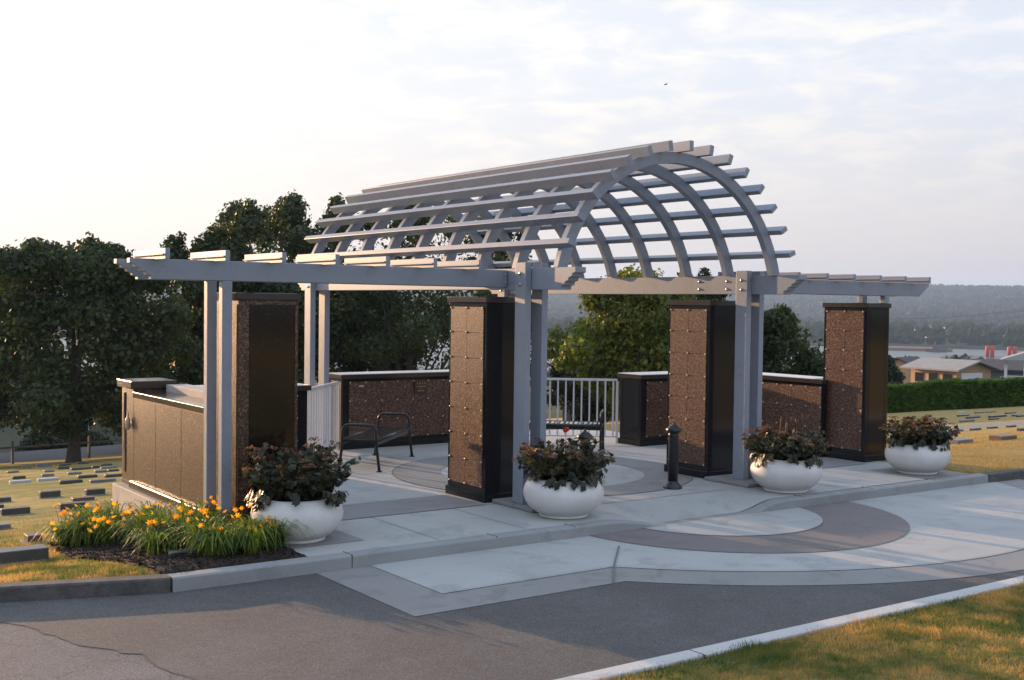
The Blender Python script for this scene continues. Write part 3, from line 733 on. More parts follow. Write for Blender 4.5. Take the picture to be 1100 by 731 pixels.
# ------------------------------------------------------------------ benches
def bench(label, c, ang, tint):
    t = thing('bench', label, 'bench', (c[0], c[1], 0), ang)
    hl, hw, sz = .80, .23, .43
    for sx in (-1, 1):
        x = sx*hl
        pts = [(x+.0,-hw-.05,.0),(x,-hw-.01,.3),(x,-hw,.50)]
        for k in range(7):
            a = math.pi-k*math.pi/12; pts.append((x, -hw+.09+.09*math.cos(a), .52+.09*math.sin(a)))
        for k in range(7):
            a = math.pi/2-k*math.pi/12; pts.append((x, hw-.09+.09*math.cos(a), .52+.09*math.sin(a)))
        pts += [(x,hw,.50),(x,hw+.01,.3),(x,hw+.05,.0)]
        mb = MB(); mb.tube(pts, .020, 8); mb.build('arm_frame', M_iron, t, local=True)
        for sy in (-1, 1):
            mb = MB(); mb.box(x-.03, x+.03, sy*(hw+.05)-.035, sy*(hw+.05)+.035, 0, .012); mb.build('foot', M_iron, t, local=True, bevel=.003)
        mb = MB(); mb.box(x-.012, x+.012, -hw, hw, sz-.05, sz-.012); mb.build('end_rail', M_iron, t, local=True)
    for sy in (-1, 1):
        mb = MB(); mb.tube([(-hl, sy*(hw+.005), sz-.022),(hl, sy*(hw+.005), sz-.022)], .024, 8); mb.box(-hl+.02, hl-.02, sy*hw-.008, sy*hw+.008, sz-.085, sz-.03); mb.build('side_rail', M_iron, t, local=True)
    n = 22
    for i in range(n):
        x = -hl+.04+(2*hl-.08)*i/(n-1); mb = MB(); prof = []
        for k in range(9):
            y = -hw-.015+(2*hw+.03)*k/8; z = sz+.0-.02*(1-((k-4)/4)**2)*.6; 
            if k in (0, 8): z -= .02
            prof.append((y, z))
        for (a, b), (c_, d) in zip(prof, prof[1:]):
            mb.add([(x-.026,a,b),(x+.026,a,b),(x+.026,c_,d),(x-.026,c_,d),(x-.026,a,b-.006),(x+.026,a,b-.006),(x+.026,c_,d-.006),(x-.026,c_,d-.006)],
                   [(0,1,2,3),(7,6,5,4),(0,4,5,1),(1,5,6,2),(2,6,7,3),(3,7,4,0)])
        mb.build('slat', M_slat, t, local=True)
    return t
bench('black backless metal bench with rounded arms in front of the left railing and granite wall', (.44, 3.46), R(44), 0)
bench('black backless bench with slats gleaming white, in front of the right railing', (3.42, 3.44), R(-44), 0)
# ------------------------------------------------------------------ bollards
def bollard(label, x, y):
    t = thing('bollard', label, 'bollard', (x, y, ramp_h(x, y)), group='black bollards at the terrace entrance')
    mb = MB(); mb.lathe([(.115,0),(.118,.012),(.105,.03),(.078,.055),(.066,.075),(.064,.09)], 20); mb.build('base', M_iron, t, local=True)
    mb = MB(); mb.lathe([(.062,.09),(.06,.64),(.066,.66),(.06,.675)], 20); mb.build('shaft', M_iron, t, local=True)
    mb = MB(); mb.lathe([(.062,.675),(.092,.70),(.098,.715),(.092,.73),(.05,.765),(.018,.785),(.016,.795),(.004,.81)], 8, smooth=False); mb.build('cap', M_iron, t, local=True, bevel=.002)
    return t
bollard('free-standing black bollard in front of the middle-right pillar', 2.47, -.30)
bollard('black bollard half hidden behind the flowers of the middle planter', 1.03, -.36)
# ------------------------------------------------------------------ planters and their plants
PP = [(-2.71,-.72,'leftmost white bowl planter, beside the orange daylilies'), (.19,-1.05,'second white bowl planter from the left, in front of the main grey posts'),
      (3.55,-1.14,'third white bowl planter, at the foot of the right-hand grey posts'), (6.31,-1.03,'rightmost white bowl planter, at the end of the kerb beside the lawn')]
t0 = None
for x, y, lb in PP:
    if t0 is None:
        t0 = thing('planter', lb, 'planter', (x, y, .004), group='white bowl planters along the kerb')
        mb = MB(); prof = [(.255,0),(.262,.005),(.262,.016),(.25,.022),(.27,.034),(.32,.062),(.37,.105),(.405,.155),(.424,.21),(.428,.255),(.418,.305),(.395,.35),(.362,.388),(.335,.402),(.318,.402),(.308,.39),(.295,.35)]
        mb.lathe(prof, 64); mb.build('bowl', M_planter, t0, local=True)
        mb = MB(); mb.lathe([(.29,.33),(.30,.36),(.1,.375)], 32); mb.build('soil', M_soil, t0, local=True)
    else: dup(t0, (x, y, .004), label=lb)
def leafquad(mb, p, n, s, asp=1.4, tri=False):
    n = n.normalized(); a = n.orthogonal().normalized(); b = n.cross(a); an = random.random()*6.28
    a, b = a*math.cos(an)+b*math.sin(an), b*math.cos(an)-a*math.sin(an)
    o = len(mb.v)
    if tri:
        mb.v.extend([tuple(p-a*s), tuple(p+b*s*.7), tuple(p+a*s)]); mb.f.append((o, o+1, o+2)); mb.sm.append(False); return
    mb.v.extend([tuple(p-a*s*asp*.5), tuple(p+b*s*.5+n*s*.1), tuple(p+a*s*asp*.5), tuple(p-b*s*.5+n*s*.1)]); mb.f.append((o, o+1, o+2, o+3)); mb.sm.append(False)
def rv(): 
    while True:
        v = Vector((random.uniform(-1,1), random.uniform(-1,1), random.uniform(-1,1)))
        if .05 < v.length < 1: return v
def bedding(x, y, label, seed, nhead, hgt, grass=0, spikes=0, red=False, headc=M_head):
    random.seed(seed)
    t = thing('bedding_plant', label, 'plant', (x, y, .365), group='bushy plants growing in the white planters'); t.scale = (1.14,1.14,1.08) if seed == 11 else (1.06,1.06,1)
    fol = MB(); st = MB(); hd = MB()
    for i in range(115):
        a = random.random()*6.28; rr = math.sqrt(random.random())*.30; z = hgt*random.uniform(.45, 1.0)*(1-.5*(rr/.42)**2)
        tip = Vector((math.cos(a)*rr*1.62, math.sin(a)*rr*1.62, z)); base = Vector((math.cos(a)*rr*.5, math.sin(a)*rr*.5, 0))
        st.tube([base, base.lerp(tip, .5)+Vector((0,0,.03)), tip], .003, 3, False)
        for k in range(17):
            f = random.uniform(.15, 1.0); p = base.lerp(tip, f)+rv()*.055
            leafquad(fol, p, Vector((random.uniform(-1,1), random.uniform(-1,1), random.uniform(.1,1.2))), random.uniform(.035,.065))
        if i < nhead:
            for k in range(42):
                v = rv(); v.z = abs(v.z)*.5; leafquad(hd, tip+v*.062+Vector((0,0,.012)), rv(), random.uniform(.008,.02), 1.1)
    for i in range(34):   # leaves drooping over the rim
        a = random.random()*6.28; p = Vector((math.cos(a)*random.uniform(.33,.40), math.sin(a)*random.uniform(.33,.40), random.uniform(-.02,.08)))
        for k in range(7): leafquad(fol, p+rv()*.045, Vector((math.cos(a), math.sin(a), .4)), random.uniform(.04,.07))
    fol.build('foliage', M_leaf_plant, t, local=True); st.build('stems', M_bark, t, local=True); hd.build('flower_heads', headc, t, local=True)
    if grass:
        mb = MB()
        for i in range(grass):
            a = random.random()*6.28; l = random.uniform(.12,.26); d = Vector((math.cos(a)*.5, math.sin(a)*.5, 1)).normalized(); b = Vector((0,0,hgt*.6)); w_ = Vector((-d.y, d.x, 0))*.006
            mb.add([b-w_, b+w_, b+d*l], [(0,1,2)])
        mb.build('grass_tuft', M_lily, t, local=True)
    if spikes:
        mb = MB()
        for i in range(spikes):
            b = Vector((random.uniform(-.05,.25), random.uniform(-.1,.1), hgt*.6)); l = random.uniform(.22,.36); tp = b+Vector((random.uniform(-.03,.05), 0, l))
            mb.tube([b, tp], .004, 4); mb.tube([tp-Vector((0,0,.11)), tp-Vector((0,0,.05)), tp], [.008,.013,.004], 5)
        mb.build('seed_spike', M_head, t, local=True)
    if red:
        mb = MB()
        for k in range(30): leafquad(mb, Vector((.02,.0,hgt+.08))+rv()*.028, rv(), .025)
        mb.tube([(.02,0,hgt*.5),(.02,0,hgt+.07)], .003, 4); mb.build('red_flower', M_red, t, local=True)
    return t
bedding(-2.71,-.72,'tall dark bushy plant with faded heads in the leftmost planter', 11, 34, .54)
bedding(.19,-1.05,'dark bushy plant with rusty heads and one red flower in the second planter', 12, 40, .46, red=True)
bedding(3.55,-1.14,'bushy plant with upright seed spikes in the third planter', 13, 34, .42, spikes=6)
bedding(6.31,-1.03,'bushy plant with brown flower heads and a grassy tuft in the rightmost planter', 14, 50, .40, grass=60)
# ------------------------------------------------------------------ daylilies
def lily(x, y, rx_, ry_, h, n, nf, label, seed):
    random.seed(seed); z = ground(x, y)+.02
    t = thing('daylily_clump', label, 'flowers', (x, y, z), group='daylily clumps in the flower bed')
    lv = MB(); st = MB(); fl = MB()
    tufts = []
    for i in range(11):
        a = random.random()*6.28; r = math.sqrt(random.random()); tufts.append((math.cos(a)*r*rx_, math.sin(a)*r*ry_, random.uniform(.65, 1.1), random.random()))
    for i in range(n):
        tx, ty, ts, tt = random.choice(tufts); d = random.random()*6.28; o = Vector((math.cos(d), math.sin(d), 0)); b = Vector((tx, ty, -.02))+o*random.uniform(0,.05)
        l = h*ts*random.uniform(.55, 1.15); w_ = Vector((-o.y, o.x, 0))*random.uniform(.004,.0085); k_ = random.uniform(.5, 1.9); dr = random.uniform(.25, 1.0) if k_ > 1 else random.uniform(.8, 1.1)
        pr = [b, b+o*l*.12*k_+Vector((0,0,l*.48)), b+o*l*.30*k_+Vector((0,0,l*.80)), b+o*l*.48*k_+Vector((0,0,l*.86*(.5+.5*dr))), b+o*l*.62*k_+Vector((0,0,l*.80*dr))]
        vs = []
        for k, p in enumerate(pr): q = w_*(1, 1.15, 1.0, .7, .1)[k]; vs += [p-q, p+q]
        lv.add(vs, [(0,1,3,2),(2,3,5,4),(4,5,7,6),(6,7,9,8)])
    for i in range(nf):
        a = random.random()*6.28; r = math.sqrt(random.random()); b = Vector((math.cos(a)*r*rx_, math.sin(a)*r*ry_, 0)); tp = b+Vector((random.uniform(-.08,.08), random.uniform(-.08,.08), h*random.uniform(.55,1.12)))
        st.tube([b, b.lerp(tp, .5), tp], .003, 3, False); ax = Vector((random.uniform(-.8,.8), random.uniform(-1,.2), .6)).normalized()
        e1 = ax.orthogonal().normalized(); e2 = ax.cross(e1); sz = random.uniform(.018,.032); fl = MB()
        for k in range(6):
            an = k*math.pi/3; r1 = e1*math.cos(an)+e2*math.sin(an); s1 = ax.cross(r1)*sz*.32
            fl.add([tp, tp+r1*sz*.6+ax*sz*.7-s1, tp+r1*sz*1.25+ax*sz*.8, tp+r1*sz*.6+ax*sz*.7+s1], [(0,1,2,3)])
        fl.build('bloom', M_petal, t, local=True)
    lv.build('leaves', M_lily, t, local=True); st.build('stems', M_lily, t, local=True)
lily(-3.95, 1.35, .42, .62, .33, 1700, 44, 'leftmost clump of orange daylilies beside the lawn', 21)
lily(-3.50, 1.15, .30, .60, .36, 1100, 6, 'green daylily clump close against the concrete footing', 25)
lily(-3.70, -.15, .30, .42, .34, 1400, 28, 'middle clump of daylilies behind the flat stone slab', 22)
lily(-3.35, -.85, .36, .30, .34, 1300, 24, 'nearest daylily clump, right at the kerb beside the white planter', 23)
lily(-3.15, .15, .22, .35, .40, 700, 20, 'orange daylily clump at the foot of the two left grey posts', 24)
# ------------------------------------------------------------------ grass blades
def blades(name, pts_fn, n, h, wd, seed, m, label):
    random.seed(seed); mb = MB(); V_, F_ = mb.v, mb.f
    for i in range(n):
        p = pts_fn()
        if p is None: continue
        x, y, z = p; a = random.random()*6.28; l = h*random.uniform(.4, 1.1)*(1+1.1*max(0, noise.noise(Vector((x*2.3, y*2.3, 9))))); lx, ly = random.uniform(-.6,.6)*l, random.uniform(-.6,.6)*l
        c_, s_ = math.cos(a)*wd, math.sin(a)*wd; o = len(V_)
        V_.extend([(x-c_,y-s_,z),(x+c_,y+s_,z),(x+lx,y+ly,z+l)]); F_.append((o,o+1,o+2)); mb.sm.append(False)
    return tag(mb.build(name, m), label, 'grass', kind='stuff')
def pf():
    x = random.uniform(-4.6, 6.5); y = -5.215-abs(random.gauss(0, 1.35))
    if (x+7.4)*.0 and False: return None
    if y < -8.6 or (x-CAM.x)*fw.x+(y-CAM.y)*fw.y < 4: return None
    return (x, y, -.105)
blades('grass', pf, 130000, .042, .0035, 31, M_blade, 'short dry yellow-green grass in the near right corner')
def pb():
    x = random.uniform(-7.5, -3.0); y = -1.4+abs(random.gauss(0, 3.0))
    if x < -4.2 and y < -1.45+(-4.2-x)*.42: return None
    if x > -3.07 and -1.3 < y < 3.9: return None
    if in_bed(x, y) and random.random() > .02: return None
    if y > 9: return None
    return (x, y, ground(x, y)-.01)
blades('grass', pb, 75000, .045, .004, 32, M_blade, 'patchy cemetery grass on the left behind the dark kerb')
def pr_():
    x = random.uniform(6.95, 15); y = -1.45+abs(random.gauss(0, 2.6))
    if y > 7: return None
    return (x, y, ground(x, y)-.012)
blades('grass', pr_, 50000, .04, .005, 33, M_blade, 'dry golden grass on the right behind the kerb')
# ------------------------------------------------------------------ grave markers
def marker(x, y, wd, h, m, base=True, label='', dpt=.22):
    z = ground(x+wd/2, y)
    t = thing('grave_marker', label, 'gravestone', (x+wd/2, y, z), group='low grave markers on the sloping lawn')
    mb = MB(); mb.box(-wd/2, wd/2, 0, dpt, -.12, h); mb.build('stone', m, t, bevel=.008, local=True)
    if base:
        mb = MB(); mb.box(-wd/2-.035, wd/2+.035, -.035, dpt+.03, -.12, .012); mb.build('base', M_stone_base, t, bevel=.006, local=True)
    return t
D, B, G = M_stone_dark, M_stone_brown, M_stone_grey
near = [(-5.45,.52,.82,.15,D,1,'large dark gravestone nearest the old kerb, at the left edge'),
        (-4.36,2.5,.15,.10,B,1,'small brown gravestone just left of the daylilies'),
        (-4.6,4.95,.60,.08,G,0,'low grey slab gravestone cut by the left picture edge, beyond the small brown one')]
left = [(-3.56,7.57,.40,.13,D,1,'dark gravestone with pale top at the left edge, two rows beyond the flowers'), (-3.40,9.5,.28,.09,D,1,'dark gravestone cut by the left picture edge, third row out'),
 (-3.05,11.48,.47,.11,D,1,'dark gravestone at the left edge, fourth row out'),(-2.05,11.61,.36,.15,D,1,'upright dark gravestone on a grey base, standing alone below the white markers'),
 (-2.04,9.47,.36,.08,B,1,'brown gravestone between the two dark upright ones and the flowers'),(-2.76,7.44,.38,.13,D,1,'dark gravestone with pale top right above the orange blooms'),
 (-1.39,11.02,.34,.14,D,1,'upright dark gravestone to the left of the outer wall'),(-2.01,7.32,.30,.12,D,1,'dark gravestone half hidden by the concrete footing'),
 (-.26,17.26,.51,.09,D,0,'low dark gravestone, left of a pair in mid lawn'),(-.19+.35,16.3,.57,.08,G,0,'low grey gravestone in front of the mid-lawn dark one'),
 (-.74,20.09,.5,.08,'W',0,'pale grey flat gravestone, left half of a white pair'),(-.10,20.0,.5,.08,'W',0,'pale grey flat gravestone, right half of a white pair'),
 (.01,23.23,.34,.09,D,0,''),(.82,23.39,.32,.08,G,0,''),(1.44,23.07,.37,.08,G,0,''),(.83,19.79,.48,.08,D,0,''),(1.25,18.9,.44,.08,D,0,''),(2.12,22.86,.35,.08,G,0,''),
 (3.18,25.95,.48,.07,G,0,''),(4.09,29.04,.35,.07,D,0,''),(3.32,27.39,.3,.08,D,0,''),(2.7,29.13,.35,.1,D,0,''),(2.61,27.16,.6,.07,D,0,''),(1.81,27.23,.3,.07,G,0,''),
 (3.21,34.12,.55,.16,G,0,''),(1.22,29.51,.35,.07,G,0,''),(3.8,33.23,.4,.08,D,0,''),(2.51,22.95,.31,.07,D,0,''),(2.7,34.02,.3,.07,G,0,''),(4.58,33.79,.4,.09,D,0,'')]
right = [(10.68,1.25,.44,.12,G,0,'grey gravestone nearest the rightmost planter on the dry lawn'),(11.52,.95,.47,.13,B,0,'dark gravestone with a brown sunlit side on the dry lawn'),
 (15.08,3.83,.32,.09,D,0,'small dark gravestone in front of the path, left of three'),(15.67,3.8,.30,.08,D,0,'small dark gravestone in front of the path, middle of three'),(16.12,3.63,.28,.08,D,0,'small dark gravestone in front of the path, right of three'),
 (14.55,2.42,.3,.1,D,0,'dark gravestone cut by the right picture edge'),(14.74,4.0,.27,.08,G,0,'small grey gravestone by the planter foliage in front of the path'),
 (21.64,8.23,.73,.09,D,0,''),(21.82,7.66,.96,.09,D,0,''),(19.48,7.0,.71,.09,G,0,''),(21.9,6.9,.72,.07,D,0,''),(22.46,7.36,.47,.07,D,0,''),(23.61,9.82,.66,.07,D,0,''),(20.41,6.76,.47,.07,D,0,''),
 (16.59,5.01,.39,.06,G,0,''),(25.79,10.25,.53,.08,G,0,''),(25.62,10.55,.6,.06,D,0,''),(26.48,11.7,.35,.08,'W',0,''),(20.3,8.4,.5,.07,G,0,''),(22.8,8.9,.5,.07,G,0,''),(24.3,8.7,.6,.07,D,0,''),(23.0,6.2,.55,.07,G,0,''),(18.7,7.9,.5,.07,D,0,'')]
ORD = ['first','second','third','fourth','fifth','sixth','seventh','eighth','ninth','tenth','eleventh','twelfth']
words = {id(D): 'dark', id(G): 'grey', id(B): 'brown'}
M_white_stone = mat('white_marker_stone', (.5,.51,.53), .6, build=mottled((.5,.51,.53), (.4,.41,.43), 4, 90, .1, .002))
for lst, side in ((near,''),(left,'left lawn under the tree'),(right,'right lawn before the hedge')):
    for (x, y, wd, h, mm, bs, lb) in lst:
        m_ = M_white_stone if mm == 'W' else mm
        far = not lb
        if far:
            w_ = 'white' if mm == 'W' else words[id(mm)]
            same = sorted([q for q in lst if not q[6] and q[4] is mm], key=lambda q: math.hypot(q[0]-CAM.x, q[1]-CAM.y)); k_ = same.index((x, y, wd, h, mm, bs, lb))
            lb = 'tiny far %s gravestone on the %s, %s nearest of them' % (w_, side, ORD[k_])
        h *= .55 if side.startswith('right') else .8
        if side.startswith('right') and far: wd *= .8
        t = marker(x, y, wd, h, m_, bool(bs), lb, .26 if side.startswith('right') and x < 12 else .09 if side.startswith('right') else .13 if side else .2)
        if far: t['group'] = 'tiny far gravestones on the %s' % side
mb = MB(); mb.add([(-3.93,-.72,-.12),(-3.42,-.62,-.12),(-3.30,-.22,-.12),(-3.8,-.3,-.12),(-3.93,-.72,.01),(-3.42,-.62,.01),(-3.30,-.22,-.02),(-3.8,-.3,-.02)], [(0,3,2,1),(4,5,6,7),(0,1,5,4),(1,2,6,5),(2,3,7,6),(3,0,4,7)])
tag(mb.build('stone_slab', M_stone_base, bevel=.01), 'flat pale stone slab lying in the mulch among the daylilies', 'slab')
# ------------------------------------------------------------------ trees
def tree(name, x, y, trunk_h, cr, ch, nl, leaf, m, label, seed, lean=0, zbot=None, lobes=34, spires=9, trunk_r=.26):
    """cr crown radius, ch crown height, starting at trunk_h"""
    random.seed(seed); z0 = ground(x, y)
    t = thing(name, label, 'tree', (x, y, z0), group='leafy trees below the terrace')
    tr = MB(); top = trunk_h+ch*.62
    tr.tube([(0,0,-.3),(0,0,.15),(.02,.01,trunk_h*.5),(.05+lean*.3,0,trunk_h),(lean*.7,.1,top)], [trunk_r*1.6, trunk_r*1.15, trunk_r*.9, trunk_r*.8, trunk_r*.2], 10)
    C0 = Vector((lean, 0, trunk_h+ch*.47)); lob = []
    for i in range(lobes):
        v = rv().normalized()*random.uniform(.40, 1.0); v *= 1+.30*noise.noise(Vector((math.atan2(v.y,v.x)*1.3, v.z*1.6, seed*3.1))); hh = v.z
        wd = 1.0 if hh < .1 else 1-.35*hh
        p = C0+Vector((v.x*cr*wd, v.y*cr*wd, v.z*ch*.5)); lob.append((p, random.uniform(.13,.30)*cr))
        if i < 14:
            s_ = Vector((lean*.4, 0, trunk_h*random.uniform(.75, 1.3))); tr.tube([s_, s_.lerp(p, .5)+Vector((0,0,.3)), p], [trunk_r*.38, trunk_r*.22, trunk_r*.06], 5, False)
    for i in range(spires):
        a = random.random()*6.28; r = random.uniform(0,.7)*cr; zt = ch*.5*(1-.45*(r/cr)**2)*.86; q = Vector((math.cos(a)*r, math.sin(a)*r, zt)); l_ = random.uniform(.06,.13)*ch
        for f_ in (0,.35,.7,1): lob.append((C0+q+Vector((random.uniform(-.1,.1),0,l_*f_)), cr*(.16-.10*f_)))
    tr.build('trunk', M_bark, t, local=True)
    wts = [r*r for _, r in lob]; tot = sum(wts); mb = MB()
    for (p, r), w_ in zip(lob, wts):
        k = int(nl*.92*w_/tot)
        for i in range(k):
            v = rv().normalized(); rad = r*(random.random()**.33)*random.uniform(.8, 1.18)
            q = p+Vector((v.x, v.y, v.z*.8))*rad+rv()*.2; leafquad(mb, q, v+rv()*.9, leaf*random.choice((.5,.7,.9,1.1,1.4)))
    for i in range(int(nl*.08)):
        v = rv(); leafquad(mb, C0+Vector((v.x*cr*.8, v.y*cr*.8, v.z*ch*.42)), rv(), leaf*random.uniform(.8,1.5))
    mb.build('crown', m, t, local=True); return t
def polar(px, dist):
    """bearing of an image column at a distance, used once to lay trees out on the ground"""
    a = math.atan((px-550)/1256.35)-yaw
    return (CAM.x+math.sin(a)*dist, CAM.y+math.cos(a)*dist)
TREES = [
 ('broad_tree', 79, 50, 1.6, 5.0, 7.2, 34000, .18, M_leaf, 'large dark tree with a thick trunk standing on the left lawn by the road', 0),
 ('broad_tree', -30, 57, 1.4, 4.6, 6.2, 20000, .20, M_leaf, 'dark tree at the left picture edge beyond the gravestones', 0),
 ('broad_tree', 165, 60, 1.2, 3.8, 8.2, 18000, .20, M_leaf, 'dark tree filling the gap behind the left end of the pergola', 0),
 ('tall_tree', 303, 62, 1.4, 5.9, 11.5, 42000, .20, M_leaf, 'tallest tree, rising above the left pergola beams', 0),
 ('broad_tree', 228, 58, .8, 3.5, 9.6, 18000, .20, M_leaf, 'dark tree just left of the tallest one', 0),
 ('broad_tree', 385, 64, .8, 3.8, 9.4, 15000, .20, M_leaf_pine, 'dark tree directly behind the pair of rear grey posts', 0),
 ('airy_tree', 440, 60, .6, 4.8, 11.4, 15000, .18, M_leaf, 'airy tree seen through the lower purlins of the vault', 0),
 ('broad_tree', 535, 66, .6, 3.3, 11.4, 13000, .20, M_leaf_pine, 'dark tree behind the speckled pillar and long back wall', 0),
 ('bright_tree', 684, 40, .4, 2.75, 4.9, 20000, .15, M_leaf_lit, 'sunlit yellow-green tree behind the right railing', 0),
 ('bright_tree', 745, 46, .5, 2.4, 5.3, 14000, .16, M_leaf, 'green tree peeping above the right beam behind the niche pillar', 0),
 ('small_tree', 838, 48, .3, 2.5, 4.0, 12000, .16, M_leaf, 'small green tree between the right posts and the rightmost pillar', 0),
 ('small_tree', 625, 55, .1, 1.7, 3.4, 6000, .16, M_leaf_pine, 'low dark tree seen through the right railing bars', 0),
 ('small_tree', 948, 78, .1, 1.6, 2.7, 6000, .2, M_leaf_pine, 'dark bushy tree beside the rightmost pillar in front of the houses', 0),
]
for i, (nm, px, dist, th_, cr_, ch_, nl, lf, mm, lb, ln) in enumerate(TREES):
    x, y = polar(px, dist); tree(nm, x, y, th_, cr_, ch_, int(nl*1.75), lf*.74, mm, lb, 50+i, ln)
# ------------------------------------------------------------------ hedge
random.seed(77)
t = thing('hedge', 'long clipped green hedge along the far side of the right lawn', 'hedge', (31.5, 14, -1.6))
mb = MB(); core = MB()
P0, P1 = Vector((27.6, 21.5)), Vector((37.5, .5)); d = P1-P0; ln = d.length; u = d/ln; nn = Vector((-u.y, u.x))
for i in range(60000):
    s_ = random.random()*ln; q = P0+u*s_; zb = ground(q.x, q.y); h = 1.0+.12*noise.noise(Vector((s_*.5, 0, 0)))+.05*noise.noise(Vector((s_*2.5, 1, 0))); side = random.random()
    if side < .6: off = -.45; z = random.random()*h
    elif side < .9: off = random.uniform(-.45,.45); z = h
    else: off = .45; z = random.random()*h
    p = Vector((q.x+nn.x*off, q.y+nn.y*off, zb+z))+rv()*.05
    leafquad(mb, p-Vector((31.5,14,-1.6)), rv()+Vector((0,0,.4)), random.uniform(.06,.11), tri=True)
mb.build('foliage', M_hedge, t, local=True)
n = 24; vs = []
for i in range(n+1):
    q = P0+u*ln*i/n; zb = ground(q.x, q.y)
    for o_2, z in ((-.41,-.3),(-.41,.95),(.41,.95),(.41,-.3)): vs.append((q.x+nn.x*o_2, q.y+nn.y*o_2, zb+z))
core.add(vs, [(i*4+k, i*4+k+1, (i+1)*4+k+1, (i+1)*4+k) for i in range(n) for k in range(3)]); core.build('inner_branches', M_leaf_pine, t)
# ------------------------------------------------------------------ roadside fence on the left
t = thing('road_fence', 'thin dark post and rail fence along the road behind the big tree', 'fence', (6, 43, ground(6, 43)))
pts = [(-22+3.3*i, 42.6+.1*i) for i in range(16)]
for x, y in pts:
    mb = MB(); mb.box(x-.05, x+.05, y-.05, y+.05, ground(x, y)-.1, ground(x, y)+1.0); mb.build('fence_post', M_siding_d, t)
for (a, b), (c_, d_) in zip(pts, pts[1:]):
    mb = MB(); mb.tube([(a,b,ground(a,b)+.72),(c_,d_,ground(c_,d_)+.72)], .045, 5); mb.build('fence_rail', M_siding_d, t)
# ------------------------------------------------------------------ houses
def house(label, px, dist, wd, dp, wh, rise, ang, wallm, roofm, seed=0, over=.5, wins=(), gable_x=True, garage=False, zb=None, name='house'):
    x, y = polar(px, dist); z = ground(x, y) if zb is None else zb
    t = thing(name, label, 'house', (x, y, z), ang)
    mb = MB(); mb.box(-wd/2, wd/2, -dp/2, dp/2, -1, wh); mb.build('wall', wallm, t, local=True)
    mb = MB(); o = over; r_ = rise
    if gable_x:   # ridge along X
        mb.add([(-wd/2-o,-dp/2-o,wh-.1),(wd/2+o,-dp/2-o,wh-.1),(wd/2+o,0,wh+r_),(-wd/2-o,0,wh+r_),(-wd/2-o,dp/2+o,wh-.1),(wd/2+o,dp/2+o,wh-.1),
                (-wd/2-o,-dp/2-o,wh+.1),(wd/2+o,-dp/2-o,wh+.1),(wd/2+o,0,wh+r_+.2),(-wd/2-o,0,wh+r_+.2),(-wd/2-o,dp/2+o,wh+.1),(wd/2+o,dp/2+o,wh+.1)],
               [(6,7,8,9),(9,8,11,10),(0,3,2,1),(3,4,5,2),(0,1,7,6),(4,10,11,5),(0,6,9,3),(3,9,10,4),(1,2,8,7),(2,5,11,8)])
        g = MB(); g.prism([(-dp/2,wh),(dp/2,wh),(0,wh+r_-.05)], -wd/2+.01, wd/2-.01, 'x'); g.build('gable', wallm, t, local=True)
    else:
        mb.add([(-wd/2-o,-dp/2-o,wh-.1),(-wd/2-o,dp/2+o,wh-.1),(0,dp/2+o,wh+r_),(0,-dp/2-o,wh+r_),(wd/2+o,dp/2+o,wh-.1),(wd/2+o,-dp/2-o,wh-.1),
                (-wd/2-o,-dp/2-o,wh+.1),(-wd/2-o,dp/2+o,wh+.1),(0,dp/2+o,wh+r_+.2),(0,-dp/2-o,wh+r_+.2),(wd/2+o,dp/2+o,wh+.1),(wd/2+o,-dp/2-o,wh+.1)],
               [(6,9,8,7),(9,11,10,8),(0,1,2,3),(3,2,4,5),(0,6,7,1),(5,4,10,11),(0,3,9,6),(3,5,11,9),(1,7,8,2),(2,8,10,4)])
        g = MB(); g.prism([(-wd/2,wh),(wd/2,wh),(0,wh+r_-.05)], -dp/2+.01, dp/2-.01, 'y'); g.build('gable', wallm, t, local=True)
    mb.build('roof', roofm, t, local=True)
    for (wx, wz, ww, hh) in wins:
        mb = MB(); mb.box(wx-ww/2-.06, wx+ww/2+.06, -dp/2-.08, -dp/2+.02, wz-.06, wz+hh+.06); f = mb.build('window', M_roof if wallm is M_siding else M_trim, t, local=True)
        mb = MB(); mb.box(wx-ww/2, wx+ww/2, -dp/2-.10, -dp/2-.03, wz, wz+hh); mb.build('pane', M_glass, f, local=True)
    if garage:
        mb = MB(); mb.box(wd/2-.02, wd/2+.05, -dp/2+.8, dp/2-1.6, 0, 2.1); mb.build('garage_door', M_trim, t, local=True)
    return t
face = lambda px: -(math.atan((px-550)/1256.35)-yaw)
house('long low tan house with a pale grey roof above the hedge', 1022, 150, 6.6, 6.2, 2.45, .95, face(1022)-R(38), M_siding, M_roof_pale, wins=((-2.0,.9,1.1,1.0),(0,.9,1.1,1.0),(2.0,.9,1.1,1.0)), garage=True, zb=-7.35, over=.9)
house('small gabled house with dark roof left of the long low house', 975, 165, 3.0, 5, 2.9, .8, face(975)-R(25), M_siding, M_roof, wins=((0,1.0,1.0,.9),), gable_x=False, zb=-8.1)
house('dark grey house with broad low roof right of the long low house', 1074, 168, 8.5, 7, 3.0, 1.0, face(1074)-R(10), M_siding_d, M_roof, wins=((-2,1,1.2,1.1),(1.5,1,1.2,1.1)), zb=-8.6)
t = house('white porch with columns at the right picture edge above the hedge', 1113, 120, 5.2, 4.5, .2, .01, face(1113), M_trim, M_trim, zb=-4.9, name='porch')
for ch in [c for c in bpy.data.objects if c.parent == t and c.name.startswith(('roof','gable'))]: bpy.data.objects.remove(ch)
for sx in (-2.5, -.85, .85, 2.5):
    mb = MB(); mb.box(sx-.13, sx+.13, -2.2, -1.94, .2, 2.3); mb.build('column', M_trim, t, local=True)
